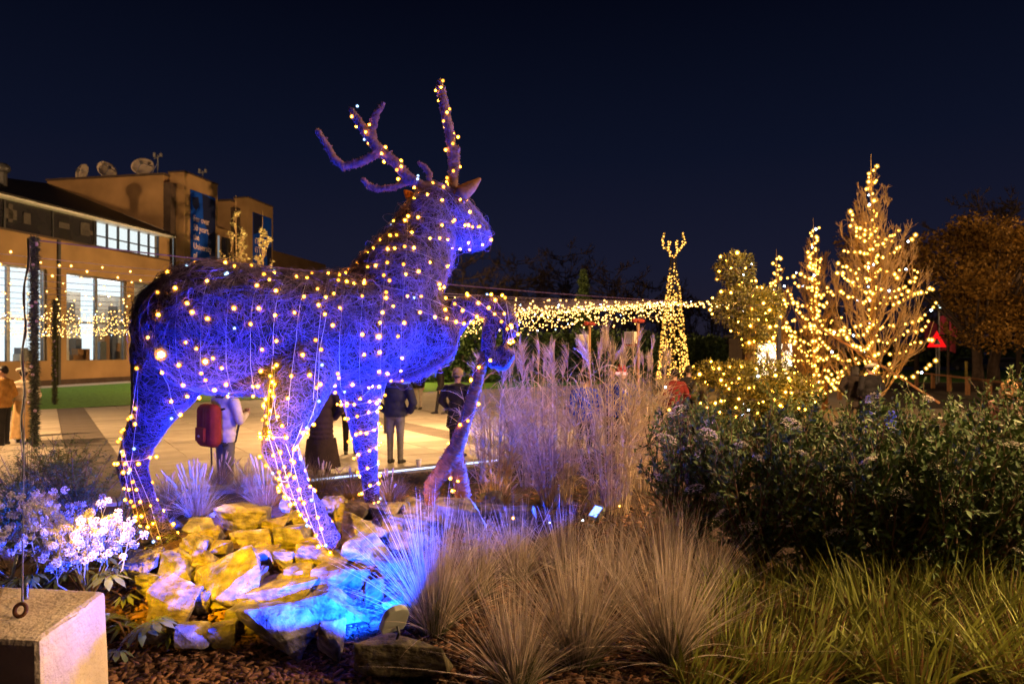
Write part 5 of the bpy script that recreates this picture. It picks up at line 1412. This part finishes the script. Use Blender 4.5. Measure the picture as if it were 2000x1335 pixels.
# young pale-leaved street trees before the towers
for px, hh, ww, d, lab in ((462, 13.6, 2.8, 50, 'slim tree with pale leaves before the recess of the towers'), (514, 12.6, 2.6, 51, 'slim tree with pale leaves crossing the farther banner')):
    b = P(px, 800, d); b.z = 0; t_, p1, p2, p3 = spindle_tree('street_tree', b, hh, ww, lab, 36, .1, M['bark'], 'young street trees', tw=.02)
    tips = np.concatenate([p3[:, -1], p2[:, -1], p3[:, 1]]); tips = tips[rng.random(len(tips)) < .55]
    Ll = rng.uniform(.14, .3, len(tips)); V_, F_ = leaves(tips, unit_dirs(len(tips)), unit_dirs(len(tips), .5), Ll, Ll * .6); link('leaves', mesh_np('leaves', V_, F_), M['pale_leaf'], t_)

# dark bare trees beyond the square
BT = [(905, 58, 11, 9), (1010, 66, 12.5, 11), (1105, 72, 14, 12), (1200, 66, 11.5, 10), (1290, 78, 11, 11), (1390, 74, 9, 10), (1475, 80, 9.5, 10), (1640, 70, 9, 9), (1790, 62, 11.5, 9), (1905, 48, 14.0, 9), (1990, 52, 15, 10)]
bl = ['behind the muzzle of the stag', 'left of the tallest in the dark row', 'tallest in the dark row behind the canopy', 'left of the light cone', 'directly behind the light cone', 'between cone and topiary', 'behind the topiary top', 'behind the middle-sized lit tree', 'right of the largest lit tree', 'rising above the autumn oak', 'at the picture edge above the oak']
for q, (px, d, h, w) in enumerate(BT):
    b = P(px, 800, d); b.z = 0
    spindle_tree('bare_tree', b, h, w, 'dark bare winter tree ' + bl[q], 48, .22, M['bark_dark'], 'bare trees beyond the square', spread=.45, start=.16, twigs=7, tw=.020, dens=4, env=round_env, trunk_top=.8)
# pointed dark conifer
b = P(1140, 800, 60); b.z = 0; t = empty('conifer_tree', b); tag(t, 'narrow dark conifer among the bare trees', 'tree')
MB().tube([(0, 0, 0), (0, 0, 9)], [.2, .03], 6).build('trunk', M['bark_dark'], t)
n = 5000; z = rng.random(n) * 8.6 + .6; r = (1.25 * (1 - (z / 9.4)) ** .6) * rng.random(n) ** .4 * (1 + .2 * np.sin(z * 4)); a = rng.uniform(0, 6.28, n)
V_, F_ = leaves(np.stack([r * np.cos(a), r * np.sin(a), z], -1), unit_dirs(n, -.2), unit_dirs(n, 1), rng.uniform(.2, .4, n), rng.uniform(.08, .14, n)); link('crown', mesh_np('crown', V_, F_), M['leaf_dark'], t)
# dark hedge masses closing the horizon
n = 26000; a = rng.uniform(-1.1, 1.1, n); dd = rng.uniform(84, 92, n); hz = 3.6 + 1.2 * np.sin(a * 23) + .8 * np.sin(a * 51 + 2)
pos = np.stack([np.sin(a) * dd * 1.3, np.cos(a) * 0 + dd + 12, rng.random(n) * hz], -1)
V_, F_ = leaves(pos, unit_dirs(n), unit_dirs(n), rng.uniform(.6, 1.3, n), rng.uniform(.4, .8, n)); tag(link('treeline', mesh_np('treeline', V_, F_), M['leaf_dark']), 'dark mass of shrubs and woodland along the horizon', 'woodland', kind='stuff')
for q, (px0, px1, d, h) in enumerate(((700, 1010, 46, 3.6), (1010, 1290, 48, 3.3), (1290, 1420, 50, 3.0))):
    x0, x1 = (px0 - 1000) / FPX * d, (px1 - 1000) / FPX * d; n = 6500
    pos = np.stack([rng.uniform(x0, x1, n), d + rng.uniform(0, 2.4, n), rng.random(n) ** .8 * (h + .35 * np.sin(np.linspace(0, 20, n)))], -1)
    V_, F_ = leaves(pos, unit_dirs(n), unit_dirs(n, .4), rng.uniform(.2, .4, n), rng.uniform(.12, .24, n))
    t = empty('hedge', ((x0 + x1) / 2, d, 0)); tag(t, ['dark tall hedge behind the deer and its raised leg', 'dark tall hedge behind the speaker poles', 'dark hedge between light cone and topiary'][q], 'hedge', 'hedges across the square')
    o = link('foliage', mesh_np('foliage', V_ - np.array(t.location), F_), M['leaf_dark'], t)

# autumn oak at the right
b = P(1925, 800, 36); b.z = 0; t = empty('oak_tree', b); tag(t, 'broad oak with rusty autumn leaves and twin trunks', 'tree')
MB().tube([(-.35, 0, 0), (-.35, .1, 1.2), (-.5, 0, 3), (-1.2, 0, 6)], [.34, .25, .22, .12], 9).tube([(.55, .2, 0), (.55, .2, 1.4), (.9, .2, 3.2), (2, .2, 6.5)], [.36, .27, .22, .1], 9).build('trunk', M['bark_dark'], t, smooth=True)
cl = [(rng.normal(0.4, 2.2), rng.normal(0, 1.8), rng.uniform(2.9, 8.6)) for _ in range(46)]
cl = [(max(x, -0.4) if z < 5.2 else x, y, z) for x, y, z in cl]
lim = MB(); parts = []
for c in cl:
    sgn = -1 if c[0] < 0 else 1
    lim.tube([(sgn * .5, .1, min(2.6, c[2] - .2)), (c[0] * .6, c[1] * .6, c[2] * .75 + .4), c], [.09, .05, .02], 5)
    n = 620; u = unit_dirs(n) * (rng.random(n) ** .5)[:, None] * rng.uniform(.8, 1.5) * np.array([1.25, 1.1, .75])
    Ll = rng.uniform(.14, .26, n); parts.append(leaves(u + np.array(c), unit_dirs(n), unit_dirs(n, .5), Ll, Ll * .6))
lim.build('limbs', M['bark_dark'], t); V_, F_ = cat_vf(parts); link('crown', mesh_np('crown', V_, F_), M['autumn'], t)
# ------------------------------------------------------------------ people on the square
def cloth(name, col, v=.2): return mat(name, col, .85, v, 9, .5, 14)
SKIN = mat('skin', (0.42, 0.25, 0.17), .55, .08, 10); HAIR_D = mat('hair_dark', (0.02, 0.014, 0.011), .5, .3, 40); HAIR_L = mat('hair_light', (0.30, 0.17, 0.07), .5, .3, 40)
SHOE = mat('shoe', (0.02, 0.018, 0.018), .5, .2, 10); EYE = mat('eye', (0.01, 0.008, 0.008), .2, 0, 1); LIP = mat('lip', (0.30, 0.10, 0.08), .5, .1, 10)
def person(px, d, face, H, label, coat, trous, hem=.82, hair=HAIR_D, hairlen=0, arms='down', stride=.0, hat=None, skirt=None, bulk=1.0, hood=False, lean=0.0, z=0.0):
    b = P(px, 800, d); b.z = z
    t = empty('person', b, face); tag(t, label, 'person', 'people on the square')
    k = H / 1.72; parts = []
    def C(pts, n=6): parts.append(chain_balls([(x * k, y * k, z_ * k, r * k) for x, y, z_, r in pts], n))
    def E(c, r): V_ = ICO1V * np.array(r) * k + np.array(c) * k; parts.append((V_, ICO1F))
    B = bulk
    for s in (-1, 1):
        y = s * stride
        C([(s * .09, 0, .92, .105), (s * .10, y * .6, .52, .072), (s * .10, y, .13, .056), (s * .10, y, .06, .05)])
        C([(s * .10, y - .03, .05, .045), (s * .105, y + .08, .045, .045), (s * .11, y + .16, .035, .034)])
    E((0, 0, .92), (.175 * B, .13 * B, .13)); E((0, lean * .3, 1.05), (.165 * B, .125 * B, .16)); E((0, lean * .6, 1.25), (.19 * B, .135 * B, .19)); E((0, lean, 1.40), (.20 * B, .11 * B, .09))
    if hem < .8:
        m_ = 5
        for i in range(m_ + 1):
            zz = .9 + (hem + .03 - .9) * i / m_; E((0, 0, zz), (.18 * B + .035 * i / m_, .145 * B + .03 * i / m_, .075))
    hy = lean + .02
    C([(0, lean, 1.44, .065), (0, hy, 1.52, .055)]); E((0, hy + .01, 1.625), (.076, .095, .118)); E((0, hy + .04, 1.56), (.058, .06, .055)); E((0, hy + .105, 1.60), (.014, .02, .022))
    for s in (-1, 1): E((s * .078, hy, 1.61), (.012, .022, .032))
    hands = []
    for s in (-1, 1):
        if arms == 'down': A = [(s * .20 * B, lean, 1.38, .072 * B), (s * .25 * B, .0, 1.12, .058 * B), (s * .25 * B, .06, .88, .048 * B)]; hd = (s * .245 * B, .07, .80); fd = (0, .15, -1)
        elif arms == 'phone': A = [(s * .20 * B, lean, 1.38, .072 * B), (s * .24 * B, .06, 1.12, .06 * B), (s * .10, .27, 1.18, .046)]; hd = (s * .06, .33, 1.20); fd = (-s * .5, .6, .5)
        elif arms == 'pocket': A = [(s * .20 * B, lean, 1.38, .072 * B), (s * .29 * B, -.05, 1.12, .062 * B), (s * .20 * B, .09, .96, .05 * B)]; hd = (s * .17, .11, .93); fd = (-s * .3, .4, -.8)
        else: A = [(s * .20 * B, lean, 1.38, .072 * B), (s * .26 * B, .0, 1.13, .06 * B), (s * .2, .22, 1.0, .048)] if s > 0 else [(s * .20 * B, lean, 1.38, .072 * B), (s * .25 * B, .0, 1.12, .058 * B), (s * .25 * B, .05, .88, .048 * B)]; hd = (A[-1][0], A[-1][1] + .05, A[-1][2] - .05); fd = (0, .5, -.8)
        C(A, 7); E(hd, (.03, .035, .042)); hands.append((s, Vector(hd), Vector(fd).normalized()))
    if hood: E((0, hy - .06, 1.48), (.12, .085, .08))
    V_, F_ = cat_vf(parts); me = remesh(V_, F_[0], .017 * k, 3)
    for m_ in (coat, trous, SKIN, SHOE): me.materials.append(m_)
    ctr = np.empty(len(me.polygons) * 3, dtype=np.float32); me.polygons.foreach_get('center', ctr); ctr = ctr.reshape(-1, 3) / k
    mi = np.where(ctr[:, 2] < .09, 3, np.where(ctr[:, 2] < hem, 1, 0))
    mi = np.where(ctr[:, 2] > 1.485, 2, mi)
    for s, hd, fd in hands:
        near = np.linalg.norm(ctr - np.array(hd)[None], axis=1) < .052; mi = np.where(near, 2, mi)
        arm = (np.abs(ctr[:, 0]) > .185 * B) & (ctr[:, 2] > .80) & (ctr[:, 2] < hem + .1) & ~near; mi = np.where(arm, 0, mi)
    me.polygons.foreach_set('material_index', mi.astype(np.int32))
    # fingers, added to the same mesh
    bm = bmesh.new(); bm.from_mesh(me)
    for s, hd, fd in hands:
        sd = fd.cross(Vector((0, 1, .3))).normalized()
        for q in range(5):
            if q < 4: st = hd * k + sd * (q - 1.5) * .017 * k + fd * .03 * k; ln = (.06, .07, .065, .05)[q] * k; dr = fd
            else: st = hd * k + sd * s * .03 * k; ln = .05 * k; dr = (fd + sd * s * .9).normalized()
            bend = Vector((-s * .4, .3, 0))
            g = MB().tube([st, st + dr * ln * .5, st + (dr + bend * .35).normalized() * ln], [.009 * k, .0085 * k, .006 * k], 6)
            vs_ = [bm.verts.new(v) for v in g.v]
            for f in g.f:
                nf = bm.faces.new([vs_[i] for i in f]); nf.material_index = 2
    bm.to_mesh(me); bm.free()
    link('body', me, None, t, True)
    for s in (-1, 1): MB().ball((s * .03 * k, (hy + .092) * k, 1.635 * k), .011 * k).build('eye', EYE, t, smooth=True)
    MB().ball((0, (hy + .098) * k, 1.565 * k), .02 * k, (1, .35, .3)).build('mouth', LIP, t, smooth=True)
    # hair: cap plus locks at the back
    hp = [(ICO1V * np.array([.088, .102, .105]) * k + np.array([0, hy - .014, 1.655]) * k, ICO1F)]
    if hairlen: 
        for x in (-.06, -.03, 0, .03, .06): hp.append(chain_balls([(x * k, (hy - .055) * k, 1.66 * k, .05 * k), (x * 1.15 * k, (hy - .09) * k, (1.64 - hairlen * .5) * k, .05 * k), (x * 1.2 * k, (hy - .10) * k, (1.64 - hairlen) * k, .03 * k)], 6))
    V_, F_ = cat_vf(hp); hm = remesh(V_, F_[0], .012 * k, 2)
    bm = bmesh.new(); bm.from_mesh(hm)
    bmesh.ops.delete(bm, geom=[v for v in bm.verts if v.co.y > (hy + .05) * k and v.co.z < 1.67 * k], context='VERTS'); bm.to_mesh(hm); bm.free()
    for v in hm.vertices: v.co += v.normal * (.004 * math.sin(v.co.x * 180) * math.cos(v.co.z * 60))
    link('hair', hm, hair, t, True)
    if hat == 'beret':
        MB().ball((0.0, (hy - .03) * k, 1.72 * k), .15 * k, (1, 1.05, .38), Matrix.Rotation(-.25, 3, 'X')).build('beret', cloth('beret', (.72, .62, .50)), t, smooth=True)
    elif hat == 'beanie':
        MB().lathe([(.105 * k, 1.63 * k), (.108 * k, 1.68 * k), (.10 * k, 1.74 * k), (.07 * k, 1.785 * k), (.001, 1.80 * k)], (0, hy * k, 0), 16).build('beanie', cloth('beanie', (.32, .22, .14)), t, smooth=True)
        MB().lathe([(.112 * k, 1.62 * k), (.114 * k, 1.665 * k), (.105 * k, 1.668 * k)], (0, hy * k, 0), 16).build('beanie_cuff', cloth('beanie_cuff', (.28, .2, .13)), t, smooth=True)
    elif hat == 'santa':
        MB().lathe([(.10 * k, 1.66 * k), (.09 * k, 1.75 * k), (.05 * k, 1.85 * k), (.001, 1.9 * k)], (0, hy * k, 0), 14).build('cap', cloth('red_cap', (.55, .02, .02)), t, smooth=True)
        MB().lathe([(.105 * k, 1.63 * k), (.125 * k, 1.66 * k), (.105 * k, 1.69 * k)], (0, hy * k, 0), 14).build('cap_band', emit('cap_band', (1.0, .45, .35), 1.6), t, smooth=True)
    if skirt:
        z0, z1, r0, r1, sm = skirt; prof = []
        V_ = []; n_ = 40; rows = 7
        for i in range(rows):
            f = i / (rows - 1)
            for j in range(n_):
                a = 2 * math.pi * j / n_; r = (r0 + (r1 - r0) * f) * (1 + .07 * f * math.sin(a * 7)); V_.append((r * math.cos(a) * k, r * .85 * math.sin(a) * k, (z0 + (z1 - z0) * f) * k))
        F_ = [(i * n_ + j, i * n_ + (j + 1) % n_, (i + 1) * n_ + (j + 1) % n_, (i + 1) * n_ + j) for i in range(rows - 1) for j in range(n_)]
        MB().add(V_, F_).build('skirt', sm, t, smooth=True)
    return t
BLK = cloth('black_cloth', (.018, .016, .018)); NAVY = cloth('navy_puffer', (.022, .024, .05)); GREYT = cloth('grey_trousers', (.16, .15, .15)); DARKT = cloth('dark_trousers', (.022, .02, .022))
person(8, 15.3, R(100), 1.76, 'person in a fuzzy ochre jacket at the picture edge', cloth('ochre_fleece', (.40, .20, .05), .3), DARKT, .84, arms='pocket', bulk=1.15)
person(46, 15.8, R(20), 1.68, 'person in cream coat, white beret and long ochre skirt beside the ochre jacket', cloth('cream_coat', (.62, .50, .36)), cloth('ochre_skirt', (.45, .28, .12)), .80, hat='beret', arms='pocket', bulk=1.1, skirt=(1.0, .12, .19, .27, cloth('ochre_skirt2', (.48, .30, .13))))
person(440, 9.9, R(-36), 1.72, 'person in a white puffer jacket wearing a red backpack', cloth('white_puffer', (.60, .52, .52)), cloth('olive_trousers', (.13, .12, .095)), .80, arms='phone', bulk=1.15, hairlen=.2)
person(628, 11.6, R(10), 1.74, 'person from behind in a long plum-black padded coat', cloth('plum_coat', (.035, .02, .028)), DARKT, .46, arms='pocket', bulk=1.1, skirt=(.62, .14, .24, .30, cloth('plum_skirt', (.03, .018, .02))))
person(685, 14.0, R(200), 1.70, 'person in black with a dark bag, half hidden by the foreleg', BLK, BLK, .80, arms='one', bulk=1.0)
person(772, 12.8, R(-15), 1.78, 'person from behind in a navy puffer jacket and grey trousers', NAVY, GREYT, .86, arms='pocket', bulk=1.28, hood=True)
person(817, 25, R(160), 1.72, 'distant person in dark coat and pale trousers standing on the paving', BLK, cloth('pale_trousers', (.42, .36, .28)), .78, arms='down')
person(862, 23, R(100), 1.74, 'distant person in black caught mid-stride', BLK, DARKT, .78, stride=.16, arms='down', lean=.05)
person(893, 13.6, R(-20), 1.72, 'person in dark coat and brown beanie behind the feathery plumes', cloth('dark_coat', (.03, .025, .03)), DARKT, .60, hat='beanie', arms='pocket', bulk=1.15)
person(1142, 13.0, R(20), 1.66, 'person in a blue jacket behind the plumed grass, below the first pole', cloth('blue_jacket', (.03, .05, .35)), DARKT, .80, arms='pocket', bulk=1.1)
person(1214, 13.5, R(170), 1.74, 'person in a red cap and blue jacket behind the plumed grass', cloth('blue_jacket2', (.03, .05, .32)), DARKT, .80, hat='santa', arms='pocket', bulk=1.1)
person(1196, 15.5, R(150), 1.70, 'pale-haired person peering past the red cap', cloth('grey_coat', (.12, .1, .1)), DARKT, .7, hair=HAIR_L, arms='pocket')
person(1318, 15.2, R(30), 1.70, 'person in a red jacket before the foot of the light cone', cloth('red_jacket', (.14, .015, .012)), DARKT, .80, arms='pocket', bulk=1.2)
person(1345, 16.0, R(-10), 1.76, 'person in black standing right of the red jacket', BLK, DARKT, .7, arms='pocket', bulk=1.2)
person(1384, 15.6, R(0), 1.70, 'person in a khaki coat left of the topiary', cloth('khaki_coat', (.09, .07, .03)), DARKT, .6, arms='pocket', bulk=1.3)
person(1298, 17.0, R(15), 1.68, 'person in grey between the plumed grass and the red jacket', cloth('grey_wool', (.15, .12, .09)), DARKT, .7, arms='pocket')
person(1548, 17.5, R(15), 1.70, 'long-haired person in a beige coat before the bright kiosk', cloth('beige_coat', (.34, .25, .15)), DARKT, .6, hairlen=.38, arms='pocket', bulk=1.1)
person(1670, 18.6, R(-30), 1.72, 'person in a dark coat with long hair under the largest lit tree', cloth('coat_b', (.035, .025, .02)), DARKT, .6, hairlen=.3, arms='pocket', bulk=1.2)
person(1700, 18.2, R(20), 1.74, 'person in a black coat with a white cap under the largest lit tree', BLK, DARKT, .5, hat='beret', arms='pocket', bulk=1.3)
person(1972, 9.6, R(-50), 1.68, 'fair-haired person in a pinkish jacket walking past at the picture edge', cloth('pink_jacket', (.34, .20, .17)), DARKT, .78, hair=HAIR_L, hairlen=.22, arms='down', stride=.1)
person(-12, 16.5, R(60), 1.72, 'person in dark trousers cut off by the picture edge', BLK, DARKT, .8, arms='pocket')
# red backpack
b = P(440, 800, 9.9); b.z = 0
bp = empty('backpack', b + Vector((0, 0, .86)), R(-36)); tag(bp, 'dark red backpack with dangling black strap on the white jacket', 'backpack')
RED = cloth('red_nylon', (.20, .022, .02)); 
mbk = remesh(*(lambda q: (q[0], q[1][0]))(cat_vf([chain_balls([(x, -.25, zz, .10 + .015 * (1 - zz)) for zz in (0.0, .2, .40)], 6) for x in (-.11, -.05, 0.05, .11)])), .014, 4)
link('main_pack', mbk, RED, bp, True)
MB().box((0, -.37, .08), (.22, .06, .20)).build('front_pocket', RED, bp, bevel=.02)
MB().ball((.0, -.405, .06), .03, (1, .2, .6)).build('badge', mat('badge', (.35, .28, .26), .6), bp)
MB().tube([(-.1, -.16, -.1), (-.1, -.15, -.35), (-.09, -.16, -.52)], .012, 6).build('strap', BLK, bp); MB().tube([(.13, -.14, .42), (.15, .0, .44), (.16, .13, .25), (.16, .06, -.05), (.14, -.12, -.1)], .018, 6).build('strap', BLK, bp); MB().tube([(-.13, -.14, .42), (-.15, .0, .44), (-.16, .13, .25), (-.16, .06, -.05), (-.14, -.12, -.1)], .018, 6).build('strap', BLK, bp)
# shoulder bag
b = P(660, 800, 13.9); b.z = .95
bg = empty('shoulder_bag', b); tag(bg, 'black shoulder bag left of the straight foreleg', 'bag')
MB().box((0, 0, 0), (.30, .13, .30)).build('pouch', BLK, bg, bevel=.04); MB().tube([(-.12, 0, .14), (-.02, 0, .4), (.14, 0, .5), (.12, 0, .14)], .012, 6).build('strap', BLK, bg)

# paper cups on the kerb
M['cup'] = mat('cup', (.62, .50, .48), .6, .05, 10)
for px, py, lab in ((812, 905, 'white paper cup left on the kerb'), (853, 899, 'second paper cup on the kerb, nearer the propping branch')):
    d = (CAM_H - .452) * FPX / (py + 5 - HOR); b = P(px, py + 5, d); u = (b.x - KP[0]) * KD[0] + (b.y - KP[1]) * KD[1]; q = KP + KD * u + KN * .06
    t = empty('paper_cup', (q[0], q[1], .451)); tag(t, lab, 'paper cup', 'cups on the kerb')
    MB().lathe([(.001, 0), (.030, 0), (.043, .105), (.040, .105), (.028, .006)], n=18).build('cup', M['cup'], t, smooth=True); MB().lathe([(.043, .103), (.046, .106), (.045, .115), (.036, .12), (.001, .12)], n=18).build('lid', M['white_paint'], t, smooth=True)

# loudspeakers on wooden poles behind the plumed grass
for px, pyt, bx, by, d, lab, bl_ in ((1151, 628, 1137, 664, 14.5, 'wooden pole with a red ribbon behind the plumed grass', 'white box loudspeaker by the first wooden pole'), (1246, 622, 1232, 659, 14.0, 'taller wooden pole with red bow near the light cone', 'white box loudspeaker by the taller wooden pole')):
    b = P(px, 800, d); b.z = 0; zt2 = CAM_H + (HOR - pyt) / FPX * d
    t = empty('wooden_pole', b); tag(t, lab, 'pole')
    MB().tube([(0, 0, 0), (0, 0, zt2)], .032, 8).build('post', mat('pole_wood', (.40, .22, .10), .8, .2, 8), t)
    MB().ball((.05, -.03, zt2 - .05), .09, (1, .5, .5)).ball((-.07, -.03, zt2 - .04), .07, (1, .5, .7)).build('bow', cloth('red_ribbon', (.32, .05, .03)), t, smooth=True)
    MB().box((-.13, 0, CAM_H + (HOR - by) / FPX * d - .155), (.3, .03, .03)).build('bracket', cloth('red_arm', (.35, .04, .02)), t)
    c = P(bx, by, d)
    sp = empty('loudspeaker', c, R(20 if px < 1200 else -35)); tag(sp, bl_, 'loudspeaker')
    MB().box((0, 0, 0), (.22, .17, .24)).build('cabinet', mat('speaker_white', (.62, .58, .46), .6, .05, 4), sp, bevel=.01)
    MB().box((0, -.088, 0), (.19, .008, .21)).build('grille', mat('speaker_grille', (.42, .36, .25), .7, .1, 40), sp)
    MB().tube([(0, .08, -.1), (.1, .02, -.14)], .015, 5).build('bracket', M['dark_metal'], sp)
lw_ = MB().tube([P(1246, 620, 14.0), P(1340, 617, 27.5)], .008, 4).build('stay_wire', M['cable_dark']); tag(lw_, 'thin wire from the taller wooden pole to the light cone', 'wire')

# blue box below the largest tree
b = P(1718, 806, 13.5); t = empty('blue_crate', (b.x, b.y, 0)); tag(t, 'bright blue plastic crate beyond the back-row shrubs', 'crate')
zt3 = b.z + .04
M['blue_plastic'] = mat('blue_plastic', (.01, .03, .62), .4, .1, 5)
MB().box((0, 0, zt3 - .02), (.56, .36, .05)).build('rim', M['blue_plastic'], t, bevel=.01); MB().box((0, 0, zt3 / 2 - .03), (.5, .31, zt3 - .06)).build('tub', M['blue_plastic'], t, bevel=.02)

# kiosk with bright window behind the slim tree
b = P(1510, 800, 33); b.z = 0; t = empty('kiosk', b); tag(t, 'small kiosk with glaring white hatch behind the topiary', 'kiosk')
MB().box((0, 1, 1.4), (3.0, 2, 2.8)).build('cabin', M['brick_dark'], t); MB().box((0, .6, 2.9), (3.5, 3, .12)).build('roof', M['roof'], t)
MB().box((.05, -.02, 1.75), (1.7, .03, 1.5)).build('hatch', emit('hatch', (1.0, .85, .62), 3.2), t); MB().box((.05, -.2, .96), (1.9, .4, .06)).build('counter', M['wood'], t)
kp = MB().tube([P(1521, 800, 16) * Vector((1, 1, 0)) if False else Vector((P(1521, 800, 16).x, 16, 0)), Vector((P(1521, 800, 16).x, 16, 3.7))], .06, 8).build('dark_pole', M['dark_metal']); tag(kp, 'plain dark pole between the topiary and the slim lit tree', 'pole')

# rail fence, lawn edge, signs, lamp post with flags at the far right
pr_ = None
for q, (px, d) in enumerate([(1790, 42), (1822, 39), (1854, 36), (1890, 33), (1932, 30), (1985, 27.5), (2060, 25)]):
    b = P(px, 800, d); b.z = 0
    if q == 0: fe = empty('rail_fence', b); tag(fe, 'low wooden post and rail fence along the verge', 'fence'); o0 = b.copy()
    MB().box(b - o0 + Vector((0, 0, .45)), (.16, .16, .9)).build('post', M['wood'], fe)
    if pr_ is not None:
        a = pr_ - o0 + Vector((0, 0, .82)); c = b - o0 + Vector((0, 0, .82)); MB().tube([a, c], .06, 5).build('rail', M['wood'], fe)
    pr_ = b
for q, (px, d, h) in enumerate([(1611, 25, .95), (1640, 30, 1.0)]):
    b = P(px, 800, d); b.z = 0
    o = MB().box((0, 0, h / 2), (.16, .16, h)).add([(-.08, -.08, h), (.08, -.08, h), (.08, .08, h), (-.08, .08, h), (0, 0, h + .08)], [(0, 1, 4), (1, 2, 4), (2, 3, 4), (3, 0, 4)]).build('bollard', M['wood']); o.location = b; tag(o, ['pale timber bollard at the foot of the middle-sized tree', 'pale timber bollard between the two larger trees'][q], 'bollard')
b = P(1830, 800, 44); b.z = 0; t = empty('warning_sign', b); tag(t, 'glowing red triangular warning sign on a pole', 'road sign')
zc = CAM_H + (HOR - 663) / FPX * 44
MB().tube([(0, .05, 0), (0, .05, zc + .4)], .045, 6).build('post', M['grey_metal'], t)
MB().prism([(-.62, 0, zc - .48), (.62, 0, zc - .48), (0, 0, zc + .58)], (0, .03, 0)).build('plate', emit('sign_red', (1.0, .01, .01), 1.1), t)
MB().prism([(-.24, -.004, zc - .3), (.24, -.004, zc - .3), (0, -.004, zc + .12)], (0, .003, 0)).build('panel', mat('sign_white', (.55, .6, .7), .5, .05, 3), t); MB().tube([(-.08, -.01, zc - .24), (.02, -.01, zc - .05), (.08, -.01, zc - .2)], .03, 5).ball((0, -.01, zc + .02), .05).build('pictogram', mat('sign_black', (.02, .02, .03), .5), t)
b = P(1834, 800, 47); b.z = 0; t = empty('flag_pole', b); tag(t, 'lamp post with white lamp and two pinkish banner flags', 'lamp post'); zt4 = CAM_H + (HOR - 590) / FPX * 47
MB().tube([(0, 0, 0), (0, 0, zt4)], .06, 6).build('post', M['grey_metal'], t); MB().tube([(0, 0, zt4 - .4), (0, 0, zt4 + .1)], .11, 8).build('lamp', emit('lamp_white', (.8, 1, .9), 2.5), t)
def wavy(x0, x1, z0, z1, m, nm):
    V_ = []; n_ = 10
    for i in range(n_):
        f = i / (n_ - 1)
        for zz in (z0, z1): V_.append((x0 + (x1 - x0) * f, .12 * math.sin(f * 7), zz + .1 * math.sin(f * 5)))
    MB().add(V_, [(2 * i, 2 * i + 2, 2 * i + 3, 2 * i + 1) for i in range(n_ - 1)]).build(nm, m, t, smooth=True)
wavy(.06, 1.3, zt4 - 2.3, zt4 - 1.0, cloth('flag_pink', (.45, .06, .12)), 'flag'); wavy(-1.0, -.06, zt4 - 2.6, zt4 - 1.4, cloth('flag_dark', (.16, .02, .05)), 'flag'); wavy(.06, 1.2, zt4 - 3.4, zt4 - 2.5, cloth('flag_red', (.22, .03, .05)), 'flag')
b = P(1852, 800, 40); b.z = 0; o = MB().tube([(0, 0, 0), (0, 0, 4.2)], [.09, .06], 7).tube([(0, 0, 2.4), (.9, 0, 3.4)], .03, 5).tube([(0, 0, 3), (-.8, 0, 3.9)], .03, 5).tube([(0, 0, 2.9), (1.2, 0, 2.6)], .03, 5).build('sapling', M['bark_dark']); o.location = b; tag(o, 'dark thin sapling right of the warning sign', 'sapling')
b = P(1648, 800, 50); b.z = 0; o = MB().tube([(0, 0, 0), (0, 0, 3.6)], .06, 6).box((0, -.08, 2.9), (1.1, .04, 1.0)).build('sign_post', M['grey_metal']); o.location = b; tag(o, 'small grey sign on a post behind the lit trees', 'sign')
# parked cars beyond the verge
def car(px, d, ang, col, lab):
    b = P(px, 800, d); b.z = .02; t = empty('parked_car', b, ang); tag(t, lab, 'car', 'cars parked beyond the verge')
    pm = mat('car_paint', col, .25, .05, 3, spec=.6)
    MB().prism([(-2.1, -.85, .35), (2.1, -.85, .35), (2.15, -.85, .7), (1.3, -.85, .9), (.7, -.85, 1.42), (-1.3, -.85, 1.45), (-2.0, -.85, .95), (-2.15, -.85, .7)], (0, 1.7, 0)).build('body', pm, t, bevel=.06)
    MB().prism([(1.1, -.86, .93), (.62, -.86, 1.34), (-1.2, -.86, 1.36), (-1.75, -.86, .95)], (0, 1.72, 0)).build('side_window', M['dark_glass'], t)
    for x in (-1.35, 1.35):
        for y in (-.82, .82):
            w = MB().lathe([(.001, -.1), (.32, -.1), (.34, 0), (.32, .1), (.001, .1)], (x, y, .34), 16, Matrix.Rotation(R(90), 3, 'X')).build('wheel', M['black_rubber'], t); MB().lathe([(.001, -.105), (.2, -.108), (.2, .108), (.001, .105)], (x, y, .34), 12, Matrix.Rotation(R(90), 3, 'X')).build('rim', M['grey_metal'], w)
    for y in (-.6, .6): MB().ball((2.14, y, .68), .12, (.4, 1, .6)).build('headlight', M['white_paint'], t)
car(1905, 74, R(-70), (.03, .035, .045), 'dark parked car seen past the fence under the oak')
car(1962, 78, R(170), (.12, .12, .13), 'grey parked car at the picture edge beyond the verge')
o = MB().tube([(0, 0, 0), (0, 0, 1.3)], .12, 8).build('bollard', mat('yellow_bollard', (.65, .5, .12), .6)); b = P(1887, 800, 58); b.z = 0; o.location = b; tag(o, 'pale yellow bollard on the far verge', 'bollard')
# red lamp far up behind the largest tree
